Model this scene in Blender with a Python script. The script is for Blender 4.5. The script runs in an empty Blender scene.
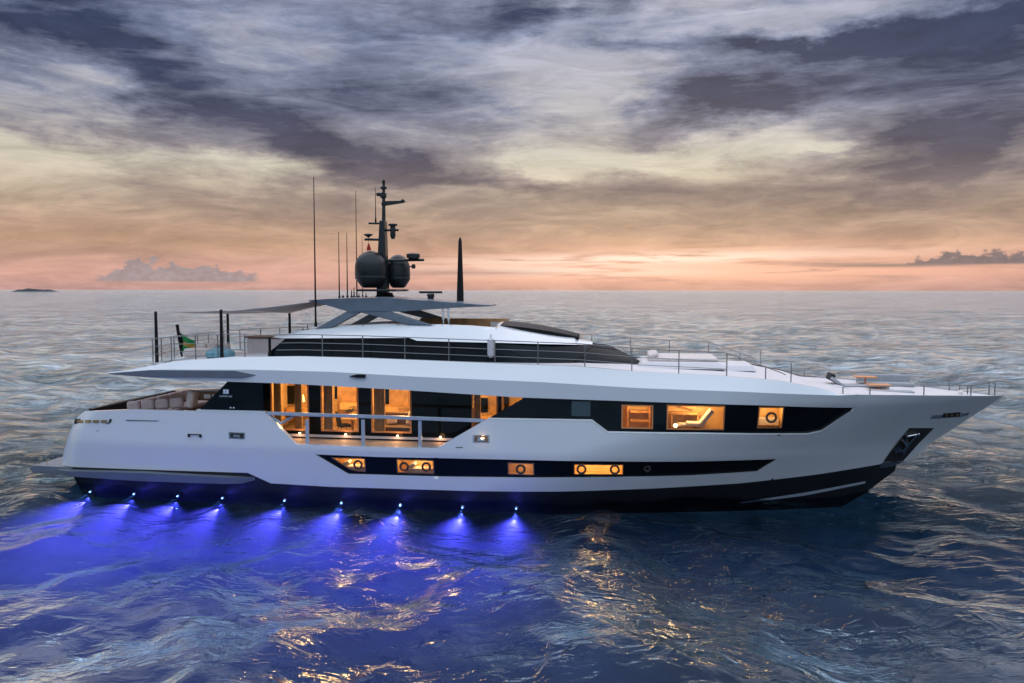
import bpy, bmesh, math, random
import numpy as np
from mathutils import Vector, Matrix
random.seed(7); rng = np.random.default_rng(11)
R = math.radians
SC = bpy.context.scene
COL = SC.collection

# ------------------------------------------------------------------ camera
F_PX = 797.0; CAM_H = 8.47; PITCH = math.atan(51.5/F_PX)
cam = bpy.data.cameras.new('camera'); cam_o = bpy.data.objects.new('camera', cam); COL.objects.link(cam_o)
cam.sensor_width = 36; cam.lens = 36*F_PX/1024; cam.clip_start = .1; cam.clip_end = 40000
cam_o.location = (0, 0, CAM_H); cam_o.rotation_euler = (R(90)-PITCH, R(-.07), 0)
SC.camera = cam_o
SC.view_settings.view_transform = 'Standard'; SC.view_settings.look = 'None'
SC.view_settings.exposure = 0.0; SC.view_settings.gamma = 1.0
SC.cycles.use_denoising = True
SC.cycles.max_bounces = 5; SC.cycles.transparent_max_bounces = 10
SC.cycles.sample_clamp_indirect = 4; SC.cycles.caustics_reflective = False; SC.cycles.caustics_refractive = False

# ------------------------------------------------------------------ node helper
class NT:
    def __init__(s, tree):
        s.t = tree; s.n = tree.nodes; s.l = tree.links
    def add(s, typ, ins=None, **kw):
        nd = s.n.new(typ)
        for k, v in kw.items(): setattr(nd, k, v)
        for k, v in (ins or {}).items(): s.put(nd.inputs[k], v)
        return nd
    def put(s, sock, v):
        if isinstance(v, bpy.types.NodeSocket): s.l.new(v, sock)
        elif isinstance(v, bpy.types.Node): s.l.new(v.outputs[0], sock)
        else: sock.default_value = v
    def m(s, op, a, b=None, c=None, clamp=False):
        nd = s.n.new('ShaderNodeMath'); nd.operation = op; nd.use_clamp = clamp
        s.put(nd.inputs[0], a)
        if b is not None: s.put(nd.inputs[1], b)
        if c is not None: s.put(nd.inputs[2], c)
        return nd.outputs[0]
    def mix(s, f, a, b, mode='MIX'):
        nd = s.n.new('ShaderNodeMix'); nd.data_type = 'RGBA'; nd.blend_type = mode
        s.put(nd.inputs[0], f)
        for i, v in ((6, a), (7, b)):
            if isinstance(v, tuple) and len(v) == 3: v = (*v, 1)
            s.put(nd.inputs[i], v)
        return nd.outputs[2]
    def rng(s, v, a, b, c=0., d=1., smooth=True):
        nd = s.n.new('ShaderNodeMapRange'); nd.interpolation_type = 'SMOOTHSTEP' if smooth else 'LINEAR'
        for i, x in enumerate((v, a, b, c, d)): s.put(nd.inputs[i], x)
        return nd.outputs[0]
    def noise(s, vec, scale, detail=4, rough=.5, dist=0., lac=2.):
        return s.add('ShaderNodeTexNoise', {'Vector': vec, 'Scale': scale, 'Detail': detail, 'Roughness': rough, 'Distortion': dist, 'Lacunarity': lac})
def lin(r, g, b):
    f = lambda c: (c/255/12.92) if c/255 <= .04045 else ((c/255+.055)/1.055)**2.4
    return (f(r), f(g), f(b))

# ------------------------------------------------------------------ sky
W = bpy.data.worlds.new('World'); SC.world = W; W.use_nodes = True
T = NT(W.node_tree); T.n.clear()
SUN_AZ = R(12); SUN_EL = R(9)
geo = T.add('ShaderNodeTexCoord'); D = geo.outputs['Generated']
sep = T.add('ShaderNodeSeparateXYZ', {0: D}); dx, dy, dz = sep.outputs
az = T.m('MULTIPLY', T.m('ARCTAN2', dx, dy), 57.29578)
el = T.m('MULTIPLY', T.m('ARCSINE', T.m('MINIMUM', T.m('MAXIMUM', dz, -1.), 1.)), 57.29578)
elp = T.m('MAXIMUM', el, 0.)
# cloud-layer coordinates (a flat layer high above)
inv = T.m('DIVIDE', 1., T.m('ADD', T.m('MAXIMUM', dz, 0.), .10))
cl = T.add('ShaderNodeCombineXYZ', {0: T.m('MULTIPLY', dx, inv), 1: T.m('MULTIPLY', dy, inv), 2: 0.})
ang = T.add('ShaderNodeCombineXYZ', {0: T.m('MULTIPLY', az, .045), 1: T.m('MULTIPLY', el, .11), 2: 0.})
warp = T.noise(ang, 1.5, 8, .62)
wv = T.add('ShaderNodeVectorMath', {0: warp.outputs['Color'], 1: (.5, .5, .5)}, operation='SUBTRACT')
ws = T.add('ShaderNodeSeparateXYZ', {0: wv.outputs[0]})
azw = T.m('MULTIPLY_ADD', ws.outputs[0], 30., az); elw = T.m('MULTIPLY_ADD', ws.outputs[1], 10., el)
def blob(px, py, hx, hy, rot=0., warped=True):
    a0 = math.degrees(math.atan((px-512)/F_PX)); dd = math.hypot(F_PX, px-512)
    e0 = math.degrees(math.atan((290-py)/dd)); k = math.degrees(1/F_PX)
    A = T.m('SUBTRACT', azw if warped else az, a0); E = T.m('SUBTRACT', elw if warped else el, e0)
    c, s_ = math.cos(R(rot)), math.sin(R(rot))
    X = T.m('MULTIPLY_ADD', A, c, T.m('MULTIPLY', E, s_)); Y = T.m('MULTIPLY_ADD', A, -s_, T.m('MULTIPLY', E, c))
    X = T.m('DIVIDE', X, hx*k*.95); Y = T.m('DIVIDE', Y, hy*k)
    r2 = T.m('ADD', T.m('MULTIPLY', X, X), T.m('MULTIPLY', Y, Y))
    return T.m('EXPONENT', T.m('MULTIPLY', r2, -.7))
n1 = T.noise(cl, .62, 9, .60, .6).outputs[0]
n2 = T.noise(T.add('ShaderNodeMapping', {0: ang, 'Rotation': (0, 0, R(-8)), 'Scale': (1., 2.2, 1)}), 2.1, 8, .62, .8).outputs[0]
dens = T.m('ADD', T.m('MULTIPLY', T.m('SUBTRACT', n1, .5), 1.3), T.m('MULTIPLY', T.m('SUBTRACT', n2, .5), 1.5))
n3 = T.noise(T.add('ShaderNodeMapping', {0: ang, 'Rotation': (0, 0, R(-12)), 'Scale': (1., 2.2, 1)}), 4.5, 10, .68, .9).outputs[0]
dens = T.m('MULTIPLY_ADD', T.m('SUBTRACT', n3, .5), .65, dens)
dens = T.m('ADD', dens, .36)
DARK = [(190, 95, 180, 36, -22, .55), (95, 20, 140, 40, -15, .40), (400, 172, 130, 18, -4, .50), (60, 133, 70, 12, -5, .35), (470, 12, 110, 16, 3, .60),
        (390, 110, 55, 9, -5, .35), (330, 62, 60, 12, 0, .2), (560, 8, 50, 14, 8, .3), (790, 35, 160, 9, -2, .65), (990, 25, 90, 16, 8, .4), (690, 105, 70, 20, 15, .55), (840, 75, 170, 26, 3, .45),
        (980, 115, 110, 40, 12, .60), (880, 178, 190, 14, 13, .42), (690, 198, 150, 9, -3, .22), (540, 190, 30, 9, -60, .25), (460, 190, 70, 12, -10, .3)]
LIGHT = [(45, 178, 90, 20, -3, .60), (250, 185, 55, 10, -8, .50), (90, 110, 60, 16, -20, .35), (275, 40, 70, 22, 0, .25), (640, 158, 150, 13, 4, .60), (560, 95, 60, 50, 0, .42),
         (520, 50, 120, 30, 0, .42), (770, 8, 110, 12, 0, .6), (750, 120, 50, 10, 10, .3), (480, 205, 60, 6, 0, .3), (970, 205, 70, 5, 2, .3), (790, 148, 70, 8, 4, .35)]
for b in DARK: dens = T.m('MULTIPLY_ADD', blob(*b[:5]), b[5]*1.0, dens)
for b in LIGHT: dens = T.m('MULTIPLY_ADD', blob(*b[:5]), -b[5]*1.0, dens)
dens = T.rng(dens, -.08, 1.0, smooth=False)
def ramp(v, stops, hi):
    nd = T.add('ShaderNodeValToRGB', {0: T.m('DIVIDE', v, hi)}); cr = nd.color_ramp
    while len(cr.elements) < len(stops): cr.elements.new(.5)
    for e, (p, c) in zip(cr.elements, stops): e.position = p/hi; e.color = (*lin(*c), 1)
    return nd.outputs[0]
mid = ramp(elp, [(0, (192, 152, 146)), (1.2, (198, 154, 144)), (3, (188, 152, 132)), (5.5, (170, 147, 132)), (8.5, (158, 147, 144)), (12, (136, 140, 160)), (17, (124, 134, 162)), (24, (170, 170, 184)), (60, (190, 190, 202))], 60)
thin = ramp(elp, [(0, (206, 160, 150)), (1.2, (216, 166, 150)), (3, (208, 168, 140)), (5.5, (196, 172, 150)), (8.5, (206, 198, 180)), (12, (190, 187, 190)), (17, (170, 173, 192)), (24, (200, 198, 204)), (60, (206, 204, 210))], 60)
thick = ramp(elp, [(0, (180, 140, 136)), (1.5, (180, 138, 128)), (3.5, (156, 126, 114)), (6, (128, 112, 112)), (9, (88, 84, 100)), (13, (62, 68, 94)), (20, (50, 62, 92)), (60, (90, 100, 128))], 60)
sky = T.mix(T.rng(dens, .42, 1., smooth=False), T.mix(T.rng(dens, .0, .45, smooth=False), thin, mid), thick)
n4 = T.rng(T.noise(T.add('ShaderNodeMapping', {0: ang, 'Rotation': (0, 0, R(-15)), 'Scale': (1., 1.7, 1), 'Location': (3., 5., 0)}), 3.0, 9, .66, 1.).outputs[0], .25, .75, .78, 1.22)
sky = T.mix(1., sky, T.add('ShaderNodeCombineXYZ', {0: n4, 1: n4, 2: n4}).outputs[0], 'MULTIPLY')
# right half colder and darker at height, streaks near the horizon glow
st = T.noise(T.add('ShaderNodeMapping', {0: ang, 'Scale': (.8, 5.5, 1)}), 3.2, 6, .6, .5).outputs[0]
glow = T.m('ADD', blob(700, 262, 230, 13, 0, False), T.m('MULTIPLY', blob(560, 275, 420, 8, 0, False), .6))
glow = T.m('MULTIPLY', glow, T.rng(st, .30, .52), clamp=True)
sky = T.mix(T.m('MULTIPLY', glow, .85), sky, (*lin(255, 192, 166), 1))
core = T.m('MULTIPLY', T.m('ADD', blob(640, 259, 150, 5, 1, False), T.m('MULTIPLY', blob(560, 272, 120, 4, 0, False), .8)), T.rng(st, .36, .54), clamp=True)
sky = T.mix(core, sky, (*lin(255, 232, 214), 1))
glow2 = T.m('MULTIPLY', blob(90, 235, 240, 14, 0, False), .22)
sky = T.mix(glow2, sky, (*lin(205, 160, 120), 1))
# low streaks and two far cumulus banks sitting above the horizon
def px_az(px): return math.degrees(math.atan((px-512)/F_PX))
def px_el(py, px=512): return math.degrees(math.atan((290-py)/math.hypot(F_PX, px-512)))
def bank(sky, x0, x1, ybot, ytop, col, seed, amt=.8):
    c = T.m('ABSOLUTE', T.m('DIVIDE', T.m('SUBTRACT', az, px_az((x0+x1)/2)), (px_az(x1)-px_az(x0))/2))
    nv = T.add('ShaderNodeCombineXYZ', {0: az, 1: T.m('MULTIPLY', el, 1.3), 2: float(seed)})
    nz = T.noise(nv, .8, 7, .62).outputs[0]
    top = T.m('MULTIPLY_ADD', T.m('SUBTRACT', nz, .18), (px_el(ytop)-px_el(ybot))*2.6, px_el(ybot))
    top = T.m('SUBTRACT', top, T.m('MULTIPLY', T.m('POWER', c, 3.), .9))
    mk = T.rng(T.m('SUBTRACT', top, el), -.05, .22)
    mk = T.m('MULTIPLY', mk, T.rng(el, px_el(ybot)-.12, px_el(ybot)+.06))
    mk = T.m('MULTIPLY', mk, T.rng(c, 1.05, .9))
    tone = T.rng(T.noise(nv, 2.2, 5, .6).outputs[0], .35, .65)
    cc = T.mix(tone, (*lin(*[q*.96 for q in col]), 1), (*lin(*[min(255, q*1.06) for q in col]), 1))
    return T.mix(T.m('MULTIPLY', mk, amt), sky, cc)
sky = bank(sky, 100, 262, 282, 262, (152, 144, 150), 3.)
sky = bank(sky, 895, 1060, 267, 254, (114, 106, 114), 9., .92)
strk = T.m('MULTIPLY', blob(885, 265, 60, 1.5, 0, False), .9); sky = T.mix(strk, sky, (*lin(140, 122, 120), 1))
strk = T.m('MULTIPLY', blob(450, 273, 90, 3., 0, False), .7); sky = T.mix(strk, sky, (*lin(170, 132, 128), 1))
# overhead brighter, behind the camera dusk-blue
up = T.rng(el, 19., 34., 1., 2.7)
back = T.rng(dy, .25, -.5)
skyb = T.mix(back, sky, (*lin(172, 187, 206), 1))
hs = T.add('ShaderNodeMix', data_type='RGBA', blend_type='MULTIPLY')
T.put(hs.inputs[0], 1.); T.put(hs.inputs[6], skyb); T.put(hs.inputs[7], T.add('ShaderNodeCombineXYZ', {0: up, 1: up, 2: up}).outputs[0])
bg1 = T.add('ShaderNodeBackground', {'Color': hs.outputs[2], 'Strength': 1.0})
nish = T.add('ShaderNodeTexSky', sky_type='NISHITA', sun_disc=False, sun_elevation=SUN_EL, sun_rotation=SUN_AZ)
bg2 = T.add('ShaderNodeBackground', {'Color': nish, 'Strength': .002})
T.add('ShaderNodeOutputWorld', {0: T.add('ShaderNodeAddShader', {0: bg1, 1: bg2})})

# ------------------------------------------------------------------ sun (behind thin cloud, low on the far side)
sd = bpy.data.lights.new('sun', 'SUN'); sd.energy = .5; sd.angle = R(125); sd.color = (1, .72, .56)
so = bpy.data.objects.new('sun', sd); COL.objects.link(so)
sv = Vector((math.sin(SUN_AZ)*math.cos(SUN_EL), math.cos(SUN_AZ)*math.cos(SUN_EL), math.sin(SUN_EL)))
so.rotation_euler = sv.to_track_quat('Z', 'Y').to_euler(); so.location = (0, 60, 60)

# ------------------------------------------------------------------ materials
def pbr(name, col, rough=.5, metal=0., var=.0, vscale=3., coat=0., bump=0., bscale=30., emit=None, estr=0., spec=.5):
    m = bpy.data.materials.new(name); m.use_nodes = True; t = NT(m.node_tree)
    b = t.n['Principled BSDF']; b.inputs['Base Color'].default_value = (*col, 1)
    b.inputs['Roughness'].default_value = rough; b.inputs['Metallic'].default_value = metal
    b.inputs['Coat Weight'].default_value = coat; b.inputs['Coat Roughness'].default_value = .08
    b.inputs['Specular IOR Level'].default_value = spec
    tc = t.add('ShaderNodeTexCoord').outputs['Object']
    if var:
        nz = t.noise(tc, vscale, 5, .6).outputs[0]
        f = t.rng(nz, .3, .7)
        t.put(b.inputs['Base Color'], t.mix(f, tuple(c*(1-var) for c in col), tuple(min(1, c*(1+var)) for c in col)))
        t.put(b.inputs['Roughness'], t.rng(nz, .3, .7, rough*.85, min(1, rough*1.2)))
    if bump:
        bn = t.noise(tc, bscale, 4, .6)
        t.put(b.inputs['Normal'], t.add('ShaderNodeBump', {'Height': bn.outputs[0], 'Strength': bump, 'Distance': .02}))
    if emit:
        b.inputs['Emission Color'].default_value = (*emit, 1); b.inputs['Emission Strength'].default_value = estr
    return m
M = {}
M['white'] = pbr('white_gelcoat', (.68, .71, .735), .2, 0, .012, .35, .9)
M['white2'] = pbr('white_deck_paint', (.62, .60, .61), .5, 0, .04, 1.5)
M['black'] = pbr('black_antifouling', (.012, .013, .017), .35, 0, .15, 2)
M['grey'] = pbr('grey_trim_paint', (.12, .14, .17), .35, 0, .06, 2)
M['blackglass'] = pbr('tinted_glass', (.004, .007, .010), .06, 0, 0, spec=.18)
M['darkpaint'] = pbr('dark_mast_paint', (.016, .020, .021), .35, 0, .15, 4, .05, spec=.3)
M['blackp'] = pbr('matt_black_paint', (.006, .006, .007), .5, spec=.2)
M['hardtop'] = pbr('hardtop_paint', (.13, .16, .20), .32, 0, .08, 2, .3)
M['steel'] = pbr('polished_steel', (.55, .55, .56), .18, 1., .05, 6)
M['chrome'] = pbr('bright_steel', (.8, .8, .8), .12, 1.)
M['railm'] = pbr('rail_steel', (.22, .21, .21), .3, .7)
M['bluegrey'] = pbr('painted_handrail', (.34, .39, .47), .3, 0, .05, 3, .3)
M['teak'] = pbr('teak_deck', (.33, .22, .15), .6, 0, .15, 8)
M['tan'] = pbr('side_deck_teak', (.42, .34, .30), .6, 0, .1, 6)
M['wood'] = pbr('varnished_wood', (.20, .105, .055), .35, 0, .3, 6, .3)
M['brown'] = pbr('brown_panel', (.15, .085, .055), .5, 0, .1, 5)
M['cushion'] = pbr('mauve_cushion', (.42, .33, .32), .85, 0, .12, 6, 0, .3, 20)
M['pale_cushion'] = pbr('pale_cushion', (.62, .55, .52), .85, 0, .1, 5, 0, .3, 20)
M['greyfab'] = pbr('grey_upholstery', (.32, .33, .35), .85, 0, .08, 5, 0, .3, 20)
M['blackfab'] = pbr('black_fabric', (.015, .015, .02), .8)
M['teal'] = pbr('teal_fabric', (.16, .33, .40), .8, 0, .3, 9, 0, .4, 15)
M['sail'] = pbr('canvas_shade', (.66, .61, .58), .8, 0, .06, 3, 0, .3, 12)
M['curtain'] = pbr('curtain_fabric', (.72, .42, .18), .8, 0, .12, 5)
M['inwall'] = pbr('interior_wall', (.72, .50, .27), .6, 0, .12, 1.8)
M['inwood'] = pbr('interior_wood', (.42, .24, .11), .4, 0, .25, 3)
M['inwood2'] = pbr('honey_wood', (.56, .36, .17), .4, 0, .3, 1.6)
M['infloor'] = pbr('interior_floor', (.36, .24, .15), .5, 0, .1, 4)
M['orange'] = pbr('orange_teak', (.62, .26, .10), .45)
M['red'] = pbr('red_cloth', (.45, .03, .03), .8)
M['emblem'] = pbr('pale_lettering', (.62, .68, .74), .4)
M['gold'] = pbr('brass_fitting', (.42, .30, .14), .3, .8)
M['lamp'] = pbr('lamp_bulb', (1, .8, .5), .4, emit=(1, .62, .28), estr=9.)
M['lampshade'] = pbr('lit_lamp_shade', (1, .8, .5), .4, emit=(1, .60, .22), estr=2.0)
M['bluelens'] = pbr('blue_lens', (.3, .5, 1), .3, emit=(.22, .50, 1), estr=9.)
M['rubber'] = pbr('black_rubber', (.015, .013, .012), .5)
M['island'] = pbr('island_scrub', (.03, .035, .04), .9, 0, .3, .02)

def planks(m, period=.12, axis=1):
    t = NT(m.node_tree); b = t.n['Principled BSDF']
    tc = t.add('ShaderNodeTexCoord').outputs['Object']; s = t.add('ShaderNodeSeparateXYZ', {0: tc}).outputs[axis]
    fr = t.m('FRACT', t.m('DIVIDE', s, period)); seam = t.m('LESS_THAN', fr, .08)
    old = b.inputs['Base Color'].links[0].from_socket
    t.put(b.inputs['Base Color'], t.mix(seam, old, (.03, .025, .02, 1)))
planks(M['teak']); planks(M['tan'])

m = bpy.data.materials.new('window_glass'); m.use_nodes = True; t = NT(m.node_tree); t.n.clear()
fr = t.add('ShaderNodeFresnel', {'IOR': 1.35})
t.add('ShaderNodeOutputMaterial', {0: t.add('ShaderNodeMixShader', {0: fr, 1: t.add('ShaderNodeBsdfTransparent', {0: (.93, .90, .86, 1)}), 2: t.add('ShaderNodeBsdfGlossy', {'Roughness': .02})})})
M['glass'] = m

m = bpy.data.materials.new('shade_sail_cloth')
# flag: green cloth with a gold-brown band
m = bpy.data.materials.new('flag_cloth'); m.use_nodes = True; t = NT(m.node_tree); b = t.n['Principled BSDF']
tc = t.add('ShaderNodeTexCoord').outputs['Generated']; sp = t.add('ShaderNodeSeparateXYZ', {0: tc})
zz = t.m('ADD', sp.outputs[2], t.m('MULTIPLY', sp.outputs[0], .28))
band = t.m('MULTIPLY', t.m('GREATER_THAN', zz, .42), t.m('LESS_THAN', zz, .62))
hoist = t.m('LESS_THAN', t.m('ADD', sp.outputs[0], t.m('MULTIPLY', t.m('ABSOLUTE', t.m('SUBTRACT', sp.outputs[2], .5)), .4)), .30)
c1 = t.mix(band, (.01, .22, .06, 1), (.38, .22, .03, 1)); t.put(b.inputs['Base Color'], t.mix(hoist, c1, (.008, .01, .008, 1)))
b.inputs['Roughness'].default_value = .8
M['flag'] = m

# sea surface: clear skin that mirrors the sky over dark turbid water
m = bpy.data.materials.new('sea_surface'); m.use_nodes = True; t = NT(m.node_tree); t.n.clear()
pos = t.add('ShaderNodeNewGeometry').outputs['Position']
dist = t.add('ShaderNodeVectorMath', {0: pos}, operation='LENGTH').outputs['Value']
mp = t.add('ShaderNodeMapping', {0: pos, 'Rotation': (0, 0, R(20)), 'Scale': (.85, 1.35, 1)})
f1n = t.noise(mp, 1.15, 4, .50, .5).outputs[0]
f1 = t.m('MULTIPLY_ADD', t.m('ABSOLUTE', t.m('SUBTRACT', f1n, .5)), -1.7, t.m('MULTIPLY', f1n, .4))
f2n = t.noise(mp, .42, 6, .62, .4).outputs[0]
f2 = t.m('MULTIPLY_ADD', t.m('ABSOLUTE', t.m('SUBTRACT', f2n, .5)), -1.2, t.m('MULTIPLY', f2n, .6))
f3 = t.noise(mp, 6.0, 3, .5, .3).outputs[0]
farw = t.rng(dist, 22., 90.)
gm = t.add('ShaderNodeMapping', {0: pos, 'Scale': (.6, 1.6, 1)})
gust = t.m('MULTIPLY', t.rng(t.noise(gm, .045, 3, .5).outputs[0], .35, .65, .55, 1.3), t.rng(t.noise(gm, .28, 3, .6).outputs[0], .35, .65, .4, 1.4))
hgt = t.m('ADD', t.m('MULTIPLY', f1, t.m('MULTIPLY', gust, t.rng(dist, 24., 70., .085, .36))), t.m('MULTIPLY', f2, t.m('MULTIPLY', t.m('MULTIPLY', farw, gust), 2.3)))
hgt = t.m('ADD', hgt, t.m('MULTIPLY', f3, t.m('MULTIPLY', gust, .006)))
bmp = t.add('ShaderNodeBump', {'Height': hgt, 'Strength': 1., 'Distance': 1.})
fres = t.add('ShaderNodeFresnel', {'IOR': 1.33, 'Normal': bmp})
kf = t.rng(dist, 34., 85., 0., 1.)
ffar = t.m('SUBTRACT', 1., t.m('EXPONENT', t.m('MULTIPLY', t.m('POWER', fres, .9), -7.)), clamp=True)
fnear = t.rng(fres, t.rng(dist, 21., 30., .045, .12), t.rng(dist, 21., 30., .23, .62), .015, .95)
fac = t.m('MULTIPLY_ADD', kf, t.m('SUBTRACT', ffar, fnear), fnear)
gl = t.add('ShaderNodeBsdfGlossy', {'Color': (.77, .91, .98, 1), 'Roughness': t.m('MULTIPLY', t.rng(dist, 45., 110.), .05), 'Normal': bmp})
t.add('ShaderNodeOutputMaterial', {0: t.add('ShaderNodeMixShader', {0: fac, 1: t.add('ShaderNodeBsdfTransparent', {0: (.85, .92, 1, 1)}), 2: gl})})
M['sea'] = m
m = bpy.data.materials.new('turbid_water'); m.use_nodes = True; t = NT(m.node_tree); b = t.n['Principled BSDF']
pos = t.add('ShaderNodeNewGeometry').outputs['Position']
nz = t.noise(pos, .45, 5, .6, 1.2).outputs[0]
t.put(b.inputs['Base Color'], t.mix(t.rng(nz, .3, .7), (.004, .016, .027, 1), (.012, .032, .053, 1)))
b.inputs['Roughness'].default_value = 1; b.inputs['Specular IOR Level'].default_value = 0
M['depth'] = m

# ------------------------------------------------------------------ object helpers
TH = R(8); O = Vector((-17.56, 37.17, 0)); UA = Vector((math.cos(TH), -math.sin(TH), 0)); VA = Vector((math.sin(TH), math.cos(TH), 0))
def world(u, v, z): return O + UA*u + VA*v + Vector((0, 0, z))
def P(px, py, v):
    """point of the photograph that lies on the upright plane v (metres off the centre line) -> (u, z)"""
    a = (px-512)/F_PX; b = (341.5-py)/F_PX
    d = (a, math.cos(PITCH)+b*math.sin(PITCH), -math.sin(PITCH)+b*math.cos(PITCH))
    tt = (v+O.x*VA.x+O.y*VA.y)/(d[0]*VA.x+d[1]*VA.y)
    x, y, z = tt*d[0], tt*d[1], CAM_H+tt*d[2]
    return ((x-O.x)*UA.x+(y-O.y)*UA.y, z)
def ext(o, label=None, cat=None, group=None, kind=None):
    if label: o['label'] = label
    if cat: o['category'] = cat
    if group: o['group'] = group
    if kind: o['kind'] = kind
    return o
def thing(name, label, cat, u=None, v=0, z=0, rz=0., group=None):
    o = bpy.data.objects.new(name, None); COL.objects.link(o); o.empty_display_size = .3
    if u is not None: o.location = world(u, v, z); o.rotation_euler = (0, 0, -TH+rz)
    return ext(o, label, cat, group)
class MB:
    def __init__(s): s.v = []; s.f = []
    def quad(s, a, b, c, d):
        n = len(s.v); s.v += [a, b, c, d]; s.f.append((n, n+1, n+2, n+3)); return s
    def grid(s, rows, closed=False):
        n = len(s.v); k = len(rows[0])
        for r in rows: s.v += [tuple(p) for p in r]
        for i in range(len(rows)-1):
            for j in range(k-1 if not closed else k):
                a = n+i*k+j; b = n+i*k+(j+1) % k; s.f.append((a, b, b+k, a+k))
        return s
    def box(s, c, d, rz=0, rx=0, ry=0, taper=1.):
        Mx = Matrix.Rotation(rz, 3, 'Z') @ Matrix.Rotation(ry, 3, 'Y') @ Matrix.Rotation(rx, 3, 'X')
        n = len(s.v)
        for z in (-1, 1):
            k = taper if z > 0 else 1.
            for x, y in ((-1, -1), (1, -1), (1, 1), (-1, 1)):
                s.v.append(tuple(Vector(c)+Mx @ Vector((x*d[0]/2*k, y*d[1]/2*k, z*d[2]/2))))
        for q in ((0, 3, 2, 1), (4, 5, 6, 7), (0, 1, 5, 4), (1, 2, 6, 5), (2, 3, 7, 6), (3, 0, 4, 7)): s.f.append(tuple(n+i for i in q))
        return s
    def tube(s, pts, r, seg=8, r2=None):
        pts = [Vector(p) for p in pts]; rows = []
        for i, p in enumerate(pts):
            d = (pts[min(i+1, len(pts)-1)]-pts[max(i-1, 0)]).normalized()
            a = d.cross(Vector((0, 0, 1)) if abs(d.z) < .9 else Vector((1, 0, 0))).normalized(); b = d.cross(a)
            rr = r if r2 is None else r+(r2-r)*i/(len(pts)-1)
            rows.append([p+(a*math.cos(2*math.pi*j/seg)+b*math.sin(2*math.pi*j/seg))*rr for j in range(seg)])
        n = len(s.v); s.grid(rows, True)
        s.f.append(tuple(n+j for j in range(seg))[::-1]); e = len(s.v)-seg; s.f.append(tuple(e+j for j in range(seg)))
        return s
    def lathe(s, c, prof, seg=28, axis='z'):
        rows = []
        for r, z in prof:
            rr = []
            for j in range(seg):
                a = 2*math.pi*j/seg; x, y = r*math.cos(a), r*math.sin(a)
                rr.append((c[0]+x, c[1]+y, c[2]+z) if axis == 'z' else (c[0]+x, c[1]+z, c[2]+y) if axis == 'y' else (c[0]+z, c[1]+x, c[2]+y))
            rows.append(rr)
        n = len(s.v); s.grid(rows, True)
        s.f.append(tuple(n+j for j in range(seg))[::-1]); e = len(s.v)-seg; s.f.append(tuple(e+j for j in range(seg)))
        return s
    def torus(s, c, R0, r, seg=28, k=8, ry=None):     # ring standing in the u-z plane
        rows = []
        for i in range(seg+1):
            a = 2*math.pi*i/seg
            rows.append([(c[0]+(R0+r*math.cos(b))*math.cos(a), c[1]+r*math.sin(b), c[2]+(R0+r*math.cos(b))*math.sin(a)) for b in [2*math.pi*j/k for j in range(k)]])
        s.grid(rows, True); return s
    def prism(s, poly, y0, y1):       # polygon in u-z, extruded along v
        n = len(s.v); k = len(poly)
        s.v += [(p[0], y0, p[1]) for p in poly]+[(p[0], y1, p[1]) for p in poly]
        s.f.append(tuple(range(n, n+k))); s.f.append(tuple(range(n+2*k-1, n+k-1, -1)))
        for i in range(k): j = (i+1) % k; s.f.append((n+i, n+k+i, n+k+j, n+j))
        return s
    def build(s, name, mat, parent=None, smooth=False, bevel=0., angle=35):
        me = bpy.data.meshes.new(name); me.from_pydata([tuple(p) for p in s.v], [], s.f)
        bm = bmesh.new(); bm.from_mesh(me); bmesh.ops.remove_doubles(bm, verts=bm.verts, dist=.0008)
        bmesh.ops.dissolve_degenerate(bm, edges=bm.edges, dist=.0005)
        bmesh.ops.recalc_face_normals(bm, faces=bm.faces)
        if smooth:
            for f in bm.faces: f.smooth = True
            for e in bm.edges:
                if len(e.link_faces) == 2 and e.calc_face_angle(0) > R(angle): e.smooth = False
        bm.to_mesh(me); bm.free()
        me.materials.append(M[mat] if isinstance(mat, str) else mat)
        o = bpy.data.objects.new(name, me); COL.objects.link(o); o.parent = parent
        if bevel:
            md = o.modifiers.new('bevel', 'BEVEL'); md.width = bevel; md.segments = 2; md.limit_method = 'ANGLE'
        return o
def soft(c, d, name, mat, parent, rz=0, rx=0, ry=0, r=.08):     # padded cushion
    mb = MB().box(c, d, rz, rx, ry); o = mb.build(name, mat, parent, True)
    md = o.modifiers.new('bevel', 'BEVEL'); md.width = min(r, min(d)*.45); md.segments = 4
    return o

# ------------------------------------------------------------------ hull form
def interp(x, pts):
    if x <= pts[0][0]: return pts[0][1]
    for (a, b), (c, d) in zip(pts, pts[1:]):
        if x <= c: return b+(d-b)*(x-a)/(c-a) if c > a else d
    return pts[-1][1]
STEM = [(-1.6, 29.2), (-.7, 31.4), (0, 32.48), (.97, 33.62), (2.35, 35.2), (4.25, 37.79), (6.5, 40.8)]
TRAN = [(-1.6, .5), (.5, -1.5), (.86, -1.43), (2.6, -.75), (3.32, -.16), (6, -.1)]
def ustem(z): return interp(z, STEM)
def zstem(u): return interp(u, [(b, a) for a, b in STEM])
def hullv(u, z):
    zz = min(max(z, 0)/4.2, 1)
    B = 3.45+.36*min(max(z, 0)/2., 1)**.8
    if z < 0: B *= 1+z*.12
    L = 17.-5.*zz; p = 1.65+.5*zz
    tt = min(max((ustem(z)-u)/L, 0), 1); B *= 1-(1-tt)**p
    s = max(0, (8-u)/9); B *= 1-.055*s*s
    e = max(0, min(1, (.7-(u-interp(z, TRAN)))/.7)); B -= .22*e*e
    return max(B, 0)
def S(px, py, off=0., fn=hullv):
    v = -3.7; q = (0, 0)
    for _ in range(25):
        q = P(px, py, v); v = v*.4-(fn(*q)+off)*.6
    return q
def SL(pts, off=0., fn=hullv): return [S(*p, off, fn) for p in pts]
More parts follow.
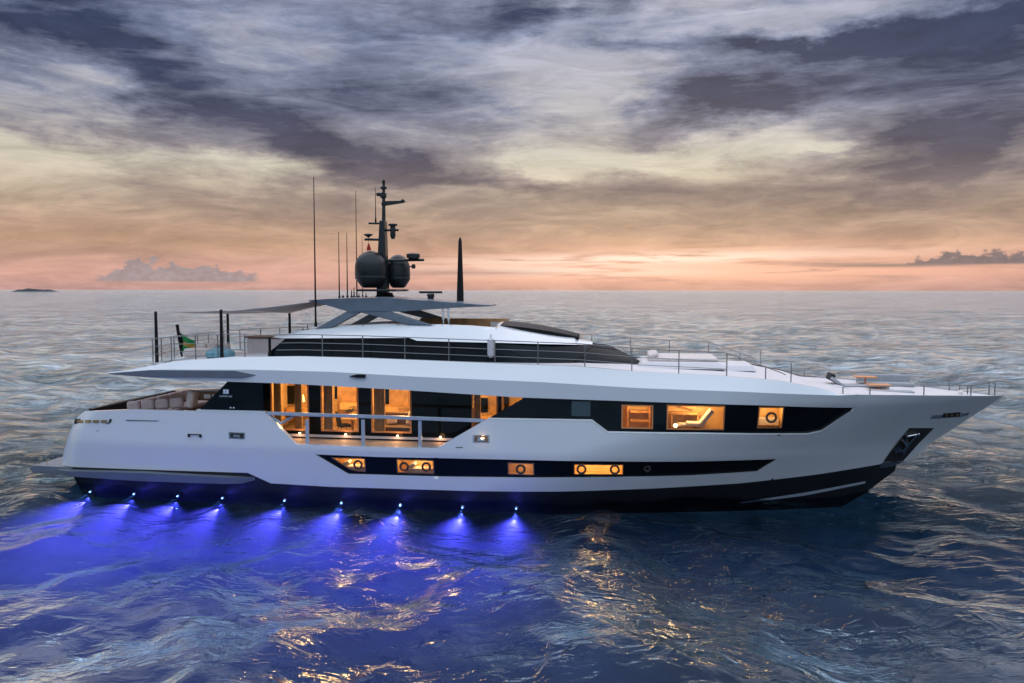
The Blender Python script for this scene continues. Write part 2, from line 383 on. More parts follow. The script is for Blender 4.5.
def fnl(pts): return lambda u: interp(u, pts)
def cols(u0, u1, extra=(), step=.22):
    c = set([u0, u1]); n = max(2, int((u1-u0)/step)); c |= {u0+(u1-u0)*i/n for i in range(n+1)}
    c |= {e for pts in extra for e, _ in pts if u0 < e < u1}
    c = sorted(c); out = [c[0]]
    for x in c[1:]:
        if x-out[-1] > 1e-4: out.append(x)
    return out
def strip(mb, us, bot, top, off=0., rows=8, fn=hullv, both=True, off2=None):
    """skin between two lines bot(u), top(u) lying on the hull surface"""
    o2 = off if off2 is None else off2
    for sgn in ((-1, 1) if both else (-1,)):
        g = []
        for i in range(rows+1):
            r = []
            for u in us:
                a, b = bot(u), top(u); z = a+(b-a)*i/rows
                k = off(u) if callable(off) else off; k2 = o2(u) if callable(o2) else o2
                w = fn(u, z)+(k+(k2-k)*i/rows)*min(1, fn(u, z)*3)
                r.append((u, sgn*max(w, 0), z))
            g.append(r)
        mb.grid(g)
    return mb
def ledge(mb, us, line, o0, o1, fn=hullv, dz=0., both=True):
    for sgn in ((-1, 1) if both else (-1,)):
        g = []
        for o, d in ((o0, 0.), (o1, dz)):
            o = (lambda q: (lambda u: q))(o) if not callable(o) else o
            g.append([(u, sgn*max(0, fn(u, line(u))+o(u)), line(u)+d) for u in us])
        mb.grid(g)
    return mb
def lid(mb, us, line, off, fn=hullv, n=12, crown=0., dz=0.):
    g = []
    for u in us:
        o = off(u) if callable(off) else off
        w = max(0.002, fn(u, line(u))+o)
        g.append([(u, w*(-1+2*j/n), line(u)+dz+crown*(1-(-1+2*j/n)**2)*min(1, w)) for j in range(n+1)])
    mb.grid(g); return mb

# lines of the near side, read from the photograph onto the hull surface
L_BOOT = SL([(57, 465.6), (248, 473.2), (271, 483.6), (330, 487), (450, 490.5), (560, 491.5), (650, 488.5), (741, 483), (818, 474), (879, 464), (893, 461)])
L_HTOP = SL([(62, 462), (66, 445), (72, 428), (78, 417), (85, 411.5), (130, 410), (263, 413), (267, 414.5), (296, 444.5), (360, 446.8), (432, 448.2), (438, 447.5), (487, 419.2), (592, 420.8), (608, 432.6), (700, 433.6), (808, 434), (822, 431), (857, 407.5)])
L_SHEER = SL([(857, 394.2), (900, 394.6), (950, 395), (985, 395.3)])+[(37.79, 4.25)]
L_FBOT = SL([(107, 374.6), (150, 378), (190, 380.8), (228, 382), (290, 384), (400, 390), (520, 397.5), (640, 401.5), (760, 405), (857, 407.5)])
L_CRS = SL([(107, 374), (160, 370), (250, 370), (330, 372), (420, 377), (540, 382), (640, 388), (740, 391.4), (838, 395), (857, 394.2)], .03)
INSET = .42
L_FTOP0 = [(107, 373.4), (130, 370), (150, 366.5), (175, 361.5), (230, 357.5), (300, 356.5), (363, 358), (480, 362.6), (580, 366.5), (640, 371.5), (720, 375.3), (780, 380), (815, 386.5), (838, 393.3), (857, 394)]
def inset(u): return -interp(u, [(.5, 0), (2, -0.0), (5, .30), (9, INSET), (26, INSET), (29.5, .2), (31, 0.)])
def S_in(px, py):
    q = S(px, py)
    for _ in range(6): q = S(px, py, inset(q[0]))
    return q
L_FTOP = [S_in(*p) for p in L_FTOP0]
boot, htop, fbot, fcrs, ftop, sheer = map(fnl, (L_BOOT, L_HTOP, L_FBOT, L_CRS, L_FTOP, L_SHEER))
U_TIP = L_HTOP[-1][0]; U_BOW = 37.79
L_LT = SL([(315, 454.6), (380, 457.2), (450, 458.4), (600, 461.2), (680, 461.4), (777, 458.8)]); L_LB = SL([(315, 454.6), (348, 474.2), (440, 476.8), (600, 477.2), (690, 475.4), (757, 471.2), (777, 458.8)])
lt, lb = fnl(L_LT), fnl(L_LB)

yacht = thing('motor_yacht', 'long white motor yacht with black window bands lying broadside on the dusk sea', 'yacht', 0, 0, 0)

# hull skin with the lower window band left open
U0 = L_BOOT[0][0]
def topz(u): return htop(u) if u < U_TIP else sheer(u)
def botz(u): return max(boot(u), zstem(u)) if u < U_BOW else 4.25
uA, uB = L_LT[0][0], L_LT[-1][0]
mb = MB()
strip(mb, cols(L_HTOP[0][0], uA, (L_BOOT, L_HTOP)), botz, topz, rows=16)
us = cols(uA, uB, (L_BOOT, L_HTOP, L_LT, L_LB)); strip(mb, us, botz, lb, rows=5); strip(mb, us, lt, topz, rows=10)
us = cols(uB, U_TIP, (L_BOOT, L_HTOP)); strip(mb, us, botz, topz, rows=16)
us = cols(U_TIP+.002, U_BOW, (L_BOOT, L_SHEER), .15); strip(mb, us, botz, topz, rows=18)
# side of the bow between band tip and sheer meets the upper band
us = cols(uA, uB, (L_LT, L_LB)); ledge(mb, us, lt, 0, -.09); ledge(mb, us, lb, 0, -.09)
# transom closing the stern
g = []
for z in [.86+(3.32-.86)*i/10 for i in range(11)]:
    ue = interp(z, TRAN)
    w = hullv(ue, z); g.append([(ue-.30*(1-(-1+2*j/14)**2), w*(-1+2*j/14), z) for j in range(15)])
mb.grid(g)
hull = mb.build('hull', 'white', yacht, True, angle=28)
# low wedge under the hull line at the stern filled
us = cols(L_HTOP[4][0], U_TIP, (L_HTOP,))
mb = MB(); ledge(mb, us, htop, 0, -.20); 
us = cols(L_HTOP[4][0], L_HTOP[6][0], (L_HTOP,))
for sgn in (-1, 1): mb.grid([[(u, sgn*max(0, hullv(u, htop(u))-.20), htop(u)) for u in us], [(u, sgn*max(0, hullv(u, htop(u))-.22), htop(u)-.9) for u in us]])
mb.build('bulwark_cap', 'white', yacht, True, angle=28)
# black bottom
mb = MB(); us = cols(-.9, L_BOOT[-1][0]+.2, (L_BOOT, [(b, a) for a, b in STEM]), .12)
strip(mb, us, lambda u: max(-.55, zstem(u)) , lambda u: max(botz(u), zstem(u))-.001, rows=12)
mb.grid([[(-.9, -hullv(-.9, z), z), (-.9, hullv(-.9, z), z)] for z in (-.55, 0, .5, .86)])
mb.build('bottom', 'black', yacht, True)
mb = MB(); L1 = SL([(741, 503.2), (805, 495.2), (868, 482.4)], .03); L2 = SL([(741, 501.8), (805, 492.2), (866, 480.6)], .03)
strip(mb, cols(L1[0][0], L2[-1][0], (L1, L2)), fnl(L1), fnl(L2), .03, 2); mb.build('spray_rail', 'bluegrey', yacht, True)

# grey shelf along the stern and swim platform
mb = MB(); LA = SL([(57, 470.2), (140, 473.2), (246, 479)], .30); LBt = SL([(57, 474.6), (140, 481.6), (240, 484.8), (252, 482)], .30)
us = cols(-1.6, LBt[-1][0], (LA, LBt), .3); a_, b_ = fnl(LA), fnl(LBt)
shelf = lambda u: .30*min(1, (LBt[-1][0]-u)/1.2+.02)
strip(mb, us, b_, a_, shelf, 3); ledge(mb, us, a_, shelf, -.3, dz=.03); ledge(mb, us, b_, shelf, -.5, dz=-.05)
mb.build('side_step', 'grey', yacht, True, angle=30)
mb = MB(); wv_ = 3.35
mb.prism([(-3.03, .72), (-2.9, .52), (-.6, .45), (-.6, .80), (-2.8, .84)], -3.35, 3.35)
pl = mb.build('swim_platform', 'grey', yacht, bevel=.03)
for uu in (-2.7, -2.35):
    MB().tube([(uu, -3.1, .83), (uu, -3.1, 1.05), (uu+.12, -3.1, 1.07)], .02).build('cleat', 'gold', pl, True)

# lower band of dark glass with portholes
def polybox(x0, y0, x1, y1): 
    a = S(x0, y1); b = S(x1, y0); c = S(x0, y0); d = S(x1, y1)
    return a[0], b[0], (a[1]+d[1])/2, (b[1]+c[1])/2
def band_with_holes(name, u0, u1, bot, top, holes, off, knots, parent):
    mb = MB(); cur = u0
    for h in sorted(holes, key=lambda q: q[0]):
        strip(mb, cols(cur, h[0], knots), bot, top, off, 4)
        us = cols(h[0], h[1], knots)
        strip(mb, us, bot, h[2], off, 2, both=False); strip(mb, us, h[3], top, off, 2, both=False)
        for l in (h[2], h[3]): ledge(mb, us, l, off, off-.12, both=False)
        for uu in (h[0], h[1]): mb.quad((uu, -hullv(uu, h[2](uu))-off, h[2](uu)), (uu, -hullv(uu, h[3](uu))-off, h[3](uu)), (uu, -hullv(uu, h[3](uu))-off+.12, h[3](uu)), (uu, -hullv(uu, h[2](uu))-off+.12, h[2](uu)))
        cur = h[1]
    strip(mb, cols(cur, u1, knots), bot, top, off, 4)
    return mb.build(name, 'blackglass', parent, True)
def const(z): return lambda u: z
def light(name, kind, loc, energy, color, parent, size=.1):
    d = bpy.data.lights.new(name, kind); d.energy = energy; d.color = color
    if kind == 'POINT': d.shadow_soft_size = size
    o = bpy.data.objects.new(name, d); COL.objects.link(o); o.parent = parent; o.location = loc; return o
WARM = (1., .60, .22)
def room(h, z0, z1, depth, parent, mat='inwall', power=14, nl=1, back=None, floor='infloor', label=None, pad=.1, lampcol=WARM):
    u0, u1 = h[0]-pad, h[1]+pad; vf = -hullv((u0+u1)/2, (z0+z1)/2)+.16; vb = vf+depth
    f0 = -hullv(u0, z0)+.14; f1 = -hullv(u1, z0)+.14
    mb = MB()
    mb.quad((u0, vb, z0), (u1, vb, z0), (u1, vb, z1), (u0, vb, z1)); mb.quad((u0, f0, z0), (u0, vb, z0), (u0, vb, z1), (u0, f0, z1))
    mb.quad((u1, f1, z0), (u1, vb, z0), (u1, vb, z1), (u1, f1, z1)); mb.quad((u0, f0, z1), (u1, f1, z1), (u1, vb, z1), (u0, vb, z1)); mb.quad((u0, f0, z0), (u1, f1, z0), (u1, vb, z0), (u0, vb, z0))
    r = mb.build('cabin_wall', mat, parent)
    for i in range(nl):
        uu = u0+(u1-u0)*(i+.5)/nl
        light('cabin_light', 'POINT', (uu, vf+depth*.45, z1-.22), power/nl, lampcol, r, .16)
    return r, vf, vb
def frame_ring(h, off, w, parent, mat='orange', name='window_frame'):
    mb = MB(); us = cols(h[0], h[1], (), .3)
    strip(mb, us, h[2], lambda u: h[2](u)+w, off, 1, both=False); strip(mb, us, lambda u: h[3](u)-w, h[3], off, 1, both=False)
    for a, b in ((h[0], h[0]+w), (h[1]-w, h[1])): strip(mb, [a, b], lambda u: h[2](u)+w, lambda u: h[3](u)-w, off, 1, both=False)
    return mb.build(name, mat, parent)
def pane(h, off, parent, name='window'):
    mb = MB(); strip(mb, cols(h[0], h[1], (), .3), h[2], h[3], off, 1, both=False); return mb.build(name, 'glass', parent)
def ring(px, py, parent, r=.155, off=-.02):
    u, z = S(px, py); o = MB().torus((u, -hullv(u, z)-off-.0, z), r, .045).build('porthole_ring', 'rubber', parent, True); return o

W1b = SL([(331, 458.6), (352, 471.6), (365.5, 472.4)]); W1t = SL([(331, 458), (365.5, 459)])
lowh = [(W1b[0][0], W1b[-1][0], fnl(W1b), fnl(W1t))]
for x0, y0, x1, y1 in ((397, 460.2, 433.4, 474), (508, 463.3, 534, 475.3), (574, 464.6, 623.6, 475)):
    a = polybox(x0, y0, x1, y1); lowh.append((a[0], a[1], const(a[2]), const(a[3])))
lowband = band_with_holes('lower_window_band', uA, uB, lb, lt, lowh, -.07, (L_LT, L_LB), yacht)
RINGS = [[(358, 465)], [(404.2, 466.9), (426.3, 467.1)], [(520.8, 469.4)], [(581.7, 469.4), (615, 469.6)]]
for i, (h, rs) in enumerate(zip(lowh, RINGS)):
    pn = pane(h, -.12, lowband); frame_ring(h, -.065, .035, pn, 'gold')
    for q in rs: ring(*q, pn)
    z0 = h[2](h[1])-.12; z1 = h[3](h[1])+.15
    if i == 2: room(h, z0, z1, .9, yacht, 'inwall', 7, lampcol=(1, .66, .45))
    else: room(h, z0, z1, .9, yacht, 'inwall', (20, 22, 0, 36)[i], 1 if i < 3 else 2)
ring(647.5, 468.7, lowband, .10, -.05)

for i, nm in ((0, 'pale bed behind the foremost-to-stern slanted lower window'), (1, 'pale bed behind the second lower window from the stern')):
    h = lowh[i]; uc = (h[0]+h[1])/2; bd = thing('cabin_bed', nm if i else 'pale bed behind the slanted lower window nearest the stern', 'bed', uc+.1, -hullv(uc, 1.3)+.62, h[2](h[1])-.12)
    soft((0, 0, .16), ((h[1]-h[0])*.8, .5, .22), 'mattress', 'pale_cushion', bd, r=.05); soft((-.35, 0, .36), (.3, .4, .14), 'pillow', 'white2', bd, ry=R(-25), r=.05); MB().box(((h[1]-h[0])*.45, .1, .25), (.06, .5, .5)).build('headboard', 'inwood', bd)

# upper band of dark glass forward
UB0 = S(488, 419)[0]; L_UT = [(u, z) for u, z in L_FBOT]
L_UBt = SL([(488, 419), (525, 398)])
def utop(u): return min(fbot(u), interp(u, [(L_UBt[0][0], L_UBt[0][1]), (L_UBt[1][0], L_UBt[1][1]+.02), (99, L_UBt[1][1]+99-L_UBt[1][0])])) if u < L_UBt[1][0] else fbot(u)
uph = []
for x0, y0, x1, y1 in ((621.5, 405.2, 653.5, 429), (666.8, 405.4, 725.6, 430), (757.6, 406.8, 785, 428.2)):
    a = polybox(x0, y0, x1, y1); uph.append((a[0], a[1], const(a[2]), const(a[3])))
upband = band_with_holes('upper_window_band', UB0, U_TIP, htop, utop, uph, -.10, (L_HTOP, L_FBOT, L_UBt), yacht)
for i, h in enumerate(uph):
    pn = pane(h, -.16, upband); frame_ring(h, -.095, .05, pn, 'orange')
    z0, z1 = h[2](0)-.25, h[3](0)+.12
    rm, vf, vb = room(h, z0, z1, 1.5, yacht, 'inwall', (30, 66, 26)[i])
    if i == 0:
        mb = MB(); u0, u1 = h[0], h[1]; zc = h[2](0)
        for k in range(3): mb.box(((u0+u1)/2+.15, vb-.25, zc+.12+.36*k), ((u1-u0)*.7, .4, .07))
        mb.box((u0+.25, vb-.25, zc+.4), (.07, .42, 1.1)); mb.box((u1-.1, vb-.25, zc+.4), (.07, .42, 1.1)); mb.build('cabinet', 'inwood', rm)
    if i == 2: ring(771.8, 417.4, pn, .17, -.05)
    if i == 2: MB().box(((h[0]+h[1])/2, vb-.3, h[2](0)+.1), (1., .5, .25)).build('cabinet', 'white2', rm)
a = polybox(571.6, 401.5, 590.6, 416.4)
mb = MB(); strip(mb, cols(a[0], a[1]), const(a[2]), const(a[3]), -.06, 2, both=False); mb.build('dim_window', pbr('dim_pane', (.035, .06, .07), .1), upband)
UB_LIP = MB(); us = cols(UB0, U_TIP, (L_HTOP,)); ledge(UB_LIP, us, htop, .012, -.12, dz=.05); UB_LIP.build('lower_lip', 'white', upband, True)

# things seen through the large forward window
def xf(h, vb): return (h[0]+h[1])/2
h = uph[1]; vf = -hullv(xf(h, 0), 3.2)
ac = thing('lounge_chair', 'pale reclined lounge chair behind the widest lit forward window', 'chair', h[0]+(h[1]-h[0])*.52, vf+.75, h[2](0)-.25)
soft((0, 0, .38), (.7, .6, .14), 'seat', 'pale_cushion', ac, r=.05); soft((.42, 0, .66), (.16, .6, .72), 'backrest', 'pale_cushion', ac, ry=R(38), r=.05)
MB().tube([(0, 0, 0), (0, 0, .32)], .04).tube([(-.25, 0, .02), (.25, 0, .02)], .03).build('pedestal', 'steel', ac, True)
soft((-.5, 0, .34), (.36, .42, .10), 'footrest', 'pale_cushion', ac, r=.04)
tl = thing('table_lamp', 'small glowing lamp at the left end of the widest forward window', 'lamp', h[0]+.36, vf+.42, h[2](0)-.25)
MB().tube([(0, 0, 0), (0, 0, .28)], .025).lathe((0, 0, 0), [(.09, 0), (.09, .02)], 12).build('lamp_base', 'gold', tl, True)
MB().lathe((0, 0, .28), [(.05, 0), (.08, .05), (.08, .1), (.04, .14)], 14).build('bulb', 'lamp', tl, True)
light('lamp_light', 'POINT', (0, 0, .36), 3, WARM, tl, .06)
ds = thing('writing_desk', 'dark wooden desk at the back of the widest lit forward window', 'desk', h[0]+.75, vf+1.2, h[2](0)-.25)
MB().box((0, 0, .72), (1.1, .5, .06)).build('desk_top', 'inwood', ds); [MB().box((q_, 0, .35), (.06, .46, .68)).build('side_panel', 'inwood', ds) for q_ in (-.5, .5)]
MB().box((0, .2, 1.12), (.8, .03, .4), ry=.25).build('picture_panel', 'inwood', ds)

# upper bulwark (long white band under the upper deck) and decks
UF0 = L_FBOT[0][0]
mb = MB(); us = cols(UF0, U_TIP, (L_FBOT, L_CRS, L_FTOP))
strip(mb, us, fbot, fcrs, 0., 4, off2=.03); strip(mb, us, fcrs, lambda u: max(ftop(u), fcrs(u)), .03, 4, off2=inset)
ledge(mb, us, fbot, 0, -.9)
inn = lambda u: inset(u)-.14
ledge(mb, us, lambda u: max(ftop(u), fcrs(u)), inset, inn)
fas = mb.build('upper_bulwark', 'white', yacht, True, angle=24)
mb = MB(); lid(mb, cols(UF0, U_TIP, (L_FTOP,)), lambda u: max(ftop(u), fcrs(u)), inn, crown=.05, dz=-.05); mb.build('upper_deck', 'white2', yacht, True)
mb = MB(); lid(mb, cols(UF0+.02, 9., (L_FBOT,)), fbot, -.05, dz=0.02); lid(mb, cols(9., U_TIP-3, (L_FBOT,)), fbot, -.9, dz=0.02); mb.build('overhang_underside', 'white2', yacht)
mb = MB(); us = cols(U_TIP-.3, U_BOW-.02, (L_SHEER,)); lid(mb, us, lambda u: sheer(u), -.05, dz=-.05); ledge(mb, us, sheer, 0, -.06); mb.build('foredeck', 'white2', yacht, True)
# main deck floors
zf = P(345, 446.5, -3.6)[1]-.02
mb = MB(); mb.grid([[(u, s_*(hullv(u, zf)-.05), zf) for s_ in (-1, 1)] for u in cols(6.8, 20, (), 1.)]); mb.build('side_deck', 'tan', yacht)
mb = MB(); mb.grid([[(u, s_*(hullv(u, 2.45)-.05), 2.45) for s_ in (-1, 1)] for u in cols(-.5, 7.4, (), 1.)]); mb.build('cockpit_deck', 'teak', yacht)

# dark fin along the stern overhang, nav light, small fittings
mb = MB(); FA = SL([(108, 373.8), (150, 370.5), (235, 371.2), (256, 375.6)], .1); FB = SL([(108, 374.4), (140, 376.4), (240, 377.6), (256, 375.8)], .1)
us = cols(FA[0][0], FA[-1][0], (FA, FB)); fo = lambda u: .11*min(1, (FA[-1][0]-u)/.5, (u-FA[0][0])/.3+.1)+.01
strip(mb, us, fnl(FB), fnl(FA), fo, 2, both=False); ledge(mb, us, fnl(FA), fo, -.1, both=False); ledge(mb, us, fnl(FB), fo, -.1, both=False); mb.build('stern_fin', 'grey', yacht, True)
def platepx(name, pts, off, mat, parent=yacht, thick=.03, bevel=0., fn=hullv):
    q = [S(*p, off, fn) for p in pts]; mb = MB(); n = len(q)
    fr_ = [(u, -fn(u, z)-off, z) for u, z in q]; bk = [(u, -fn(u, z)-off+thick, z) for u, z in q]
    mb.v = fr_+bk; mb.f = [tuple(range(n)), tuple(range(2*n-1, n-1, -1))]+[(i, n+i, n+(i+1) % n, (i+1) % n) for i in range(n)]
    return mb.build(name, mat, parent, bevel=bevel)
platepx('navigation_light', [(349, 376.4), (357, 374.6), (365, 374.8), (365, 378), (357, 378)], .12, 'blackp', thick=.14)
# stern fairlead with polished grille
sf = platepx('stern_fairlead', [(75, 419.5), (112, 419.5), (111, 423), (108, 424.6), (74, 424.3)], .015, 'rubber')
for x0 in (77, 85, 93, 101): platepx('fairlead_bar', [(x0, 420.6), (x0+6, 420.6), (x0+6, 423.4), (x0, 423.4)], .03, 'gold', sf, .03)
platepx('styling_groove', [(125, 420.2), (160, 421), (157, 422), (127, 421.6)], .008, 'grey', thick=.01)
platepx('styling_groove', [(78, 430), (100, 430.8), (98, 432), (76, 431.6)], .008, 'bluegrey', thick=.01)
sdr = platepx('boarding_door', [(187, 413), (204, 413.4), (204, 437), (187, 436.4)], .006, 'white', thick=.01)
dp = MB(); 
u1_, z1_ = S(189.5, 434.4); u2_, z2_ = S(201, 434.8)
dp.tube([(u1_, -hullv(u1_, z1_)-.06, z1_), (u2_, -hullv(u2_, z2_)-.06, z2_)], .02)
for uu, zz_ in ((u1_, z1_), (u2_, z2_)): dp.box((uu, -hullv(uu, zz_)-.04, zz_-.05), (.07, .08, .12))
dp.build('door_handle', 'blackp', sdr, True)
def hatch(pts, inner, lamp=False):
    o = platepx('mooring_hatch', pts, .012, 'steel', bevel=.0)
    i_ = platepx('hatch_recess', inner, .02, 'brown' if lamp else 'rubber', o, .01)
    platepx('hatch_roller', [(inner[0][0]+3, inner[0][1]+1.4), (inner[1][0]-3, inner[1][1]+1.6), (inner[2][0]-3, inner[2][1]-.8), (inner[3][0]+3, inner[3][1]-.8)], .05, 'steel', o, .03)
    return o
hatch([(229, 432.5), (245, 433), (245, 439.6), (229, 439)], [(230.5, 433.4), (243.5, 434), (243.5, 438.6), (230.5, 438)])
hh = hatch([(473, 435), (489.5, 435), (489.5, 443), (473, 442.8)], [(474.5, 436), (488, 436), (488, 442), (474.5, 441.8)], True)
uu, zz_ = S(482, 438.6, .1); MB().lathe((uu, -hullv(uu, zz_)-.09, zz_), [(.02, -.03), (.045, 0), (.02, .03)], 12).build('hatch_lamp', 'lamp', hh, True)
light('hatch_light', 'POINT', (uu, -hullv(uu, zz_)-.22, zz_), 1.0, WARM, hh, .08)
platepx('vent_slot', [(456, 447), (463, 447), (463, 448), (456, 448)], .01, 'grey')
# bow fairlead
platepx('bow_plate', [(930, 418.4), (933, 414.8), (943, 414.2), (941, 417.8)], .02, 'chrome')
bf = platepx('bow_fairlead', [(941, 417.6), (944, 413), (961, 411.6), (959.5, 416.4)], .018, 'rubber')
for x0 in (946, 951, 956): platepx('fairlead_bar', [(x0, 413.6), (x0+2.6, 413.4), (x0+2.6, 416), (x0, 416.2)], .035, 'gold', bf)
platepx('bow_plate', [(959.8, 416.2), (962, 412.6), (970.5, 411.6), (967.5, 415.2)], .02, 'chrome')
# anchor pocket: dark recess with the anchor in it and a steel chafing plate below
ap = platepx('anchor_pocket', [(909.5, 427.6), (934.4, 427.6), (919, 443), (903.3, 460.7), (883.4, 461.5)], .012, 'rubber')
an = MB()
def hp(px, py, off=.10): u, z = S(px, py, off); return (u, -hullv(u, z)-off, z)
an.tube([hp(902, 452), hp(918, 433)], .05, 8).tube([hp(903, 440), hp(907, 447), hp(903, 454)], .055, 8).tube([hp(907, 436), hp(919, 433.5)], .05).tube([hp(906, 446), hp(907, 435)], .05)
an.build('anchor', 'steel', ap, True)
platepx('chain_bolster', [hq for hq in [(893, 448), (899, 444), (903, 451), (896, 453)]], .05, 'steel', ap)
platepx('chafing_plate', [(883.4, 461.8), (903, 461), (897, 464.5), (890, 466.5), (878.6, 468)], .015, 'steel')

# ------------------------------------------------------------------ saloon inside the side deck opening
zc = 4.62; zs = zf
vw = -2.0
UG0 = S(200, 410)[0]
# outer glass wing at the stern
mb = MB(); LW = SL([(199, 410.6), (228, 381.5), (262, 383)], -.03); us = cols(LW[0][0], S(263, 412)[0], (LW,)); wt = lambda u: min(interp(u, LW[:2]) if u < LW[1][0] else 9, fbot(u)+.02)
strip(mb, us, lambda u: htop(u)-.02, wt, -.05, 3, both=False); wing = mb.build('glass_wing', 'blackglass', yacht)
mb = MB(); us2 = cols(LW[0][0]-.1, S(266, 413)[0]); ledge(mb, us2, lambda u: htop(u)+.07, .01, -.2, both=False); strip(mb, us2, lambda u: htop(u)-.0, lambda u: htop(u)+.07, .01, 1, both=False); mb.build('wing_sill', 'white', wing)
# emblem and name on the wing
def lettering(txt, px, py, size, name, parent, off=.0, mat='emblem', stretch=1.):
    cu = bpy.data.curves.new(name, 'FONT'); cu.body = txt; cu.size = size; cu.extrude = .004; cu.align_x = 'CENTER'; cu.align_y = 'CENTER'; cu.space_character = 1.15
    tmp = bpy.data.objects.new('tmp', cu); COL.objects.link(tmp); dg = bpy.context.evaluated_depsgraph_get()
    me = bpy.data.meshes.new_from_object(tmp.evaluated_get(dg)); bpy.data.objects.remove(tmp)
    me.materials.clear(); me.materials.append(M[mat]); u, z = S(px, py, off)
    o = bpy.data.objects.new(name, me); COL.objects.link(o); o.parent = parent; o.location = (u, -hullv(u, z)-off, z); o.rotation_euler = (R(90), 0, 0); o.scale = (stretch, 1, 1)
    return o
em = platepx('emblem', [(223.4, 389.8), (228.6, 390), (228.6, 394.2), (223.4, 394)], -.03, 'emblem', wing, .015)
platepx('emblem_stroke', [(225.4, 390.4), (226, 390.4), (226, 393.6), (225.4, 393.6)], -.022, 'grey', em, .006)
lettering('CUSTOM LINE', 225.9, 396.7, .095, 'name_lettering', wing, -.03, stretch=.82)
platepx('maker_mark', [(229.8, 407.4), (231.5, 407.4), (231.5, 408.6), (229.8, 408.6)], -.03, 'emblem', wing, .012); platepx('maker_mark', [(233, 407.5), (234.6, 407.5), (234.6, 408.7), (233, 408.7)], -.03, 'emblem', wing, .012)

U_S0 = P(244, 400, vw)[0]; U_S1 = P(560, 400, vw)[0]
zt = 4.85; zb = P(345, 431.5, vw)[1]
wins = [(P(a, 400, vw)[0], P(b, 400, vw)[0]) for a, b in ((271, 309), (321, 358.6), (371.5, 411.5), (472, 498), (501.5, 524))]
mb = MB(); cur = U_S0
for a, b in wins:
    mb.box(((cur+a)/2, vw+.05, (zs+zt)/2), (a-cur, .1, zt-zs)); mb.box(((a+b)/2, vw+.05, (zs+zb)/2), (b-a, .1, zb-zs)); cur = b
mb.box(((cur+U_S1)/2, vw+.05, (zs+zt)/2), (U_S1-cur, .1, zt-zs))
sw = mb.build('saloon_wall', 'blackglass', yacht)
MB().box(((wins[0][0]+U_S1)/2-.3, vw-.04, P(345, 436.5, vw)[1]), (U_S1-wins[0][0]-.2, .08, .10)).build('sill_ledge', 'white2', sw)
for i, (a, b) in enumerate(wins):
    o = MB().quad((a, vw+.03, zb), (b, vw+.03, zb), (b, vw+.03, zt), (a, vw+.03, zt)).build('window', 'glass', sw)
    mb = MB().box((b-.03, vw-.005, (zb+zt)/2), (.07, .04, zt-zb)).box((a+.02, vw-.005, (zb+zt)/2), (.05, .04, zt-zb)).box(((a+b)/2, vw-.006, zb+.02), (b-a, .04, .07))
    mb.build('window_frame', 'orange', o)
    if i != 0: 
        cw = (.55, .42, .5, .3, .25)[i]*1.; us = [a+.04+cw*k/24 for k in range(25)]
        mb = MB().grid([[(u, vw+.22+.05*math.sin(k*1.3), z) for k, u in enumerate(us)] for z in (zb-.05, zt)]); mb.build('curtain', 'curtain', o, True)
    else:
        for q, cw in ((a+.03, .38), (a+.98, .36)):
            us = [q+cw*k/20 for k in range(21)]; MB().grid([[(u, vw+.22+.05*math.sin(k*1.3), z) for k, u in enumerate(us)] for z in (zb-.05, zt)]).build('curtain', 'curtain', o, True)
# interior shell
mb = MB(); u0, u1 = U_S0+.6, U_S1; va, vb = vw+.12, 1.2
mb.quad((u0, vb, zs), (u1, vb, zs), (u1, vb, zt), (u0, vb, zt)); mb.quad((u0, va, zs), (u0, vb, zs), (u0, vb, zt), (u0, va, zt)); mb.quad((u1, va, zs), (u1, vb, zs), (u1, vb, zt), (u1, va, zt)); mb.quad((u0, va, zt), (u1, va, zt), (u1, vb, zt), (u0, vb, zt))
si = mb.build('saloon_lining', 'inwall', yacht)
MB().quad((u0, va, zs+.02), (u1, va, zs+.02), (u1, vb, zs+.02), (u0, vb, zs+.02)).build('saloon_floor', 'infloor', yacht)
mb = MB()
for uu in (9.8, 12.3, 14.9, 17.0): MB().box((uu, vb-.06, (zs+zt)/2), (.9, .08, zt-zs-.1)).build('wall_panel', 'inwood', yacht)
for uu in (9.8, 12.0, 14.9, 17.): MB().box((uu+.7, vb-.35, zs+.5), (.5, .5, .9)).box((uu+.7, vb-.35, zs+.99), (.56, .56, .08)).build('sideboard', 'inwood', yacht)
for uu in (8.9, 11.0, 13.1, 15.3, 17.4): light('saloon_light', 'POINT', (uu, -.9, zt-.55), 145, WARM, si, .42)
MB().quad((u0+.02, vb-.012, zs+.03), (u1-.02, vb-.012, zs+.03), (u1-.02, vb-.012, zt-.02), (u0+.02, vb-.012, zt-.02)).build('saloon_back_panelling', 'inwood2', si)
for xa, xb, ya, yb in ((284, 298, 386, 404), (335, 353, 384, 399), (383, 396, 389, 404), (476, 488, 398, 412)):
    qa, qb = P(xa, yb, vb-.05), P(xb, ya, vb-.05); MB().box(((qa[0]+qb[0])/2, vb-.05, (qa[1]+qb[1])/2), (qb[0]-qa[0], .05, qb[1]-qa[1])).build('far_window', 'blackglass', si)
    MB().box(((qa[0]+qb[0])/2+.5, vb-.28, qa[1]-.28), (1.1, .4, .30)).build('shelf', 'curtain', si)
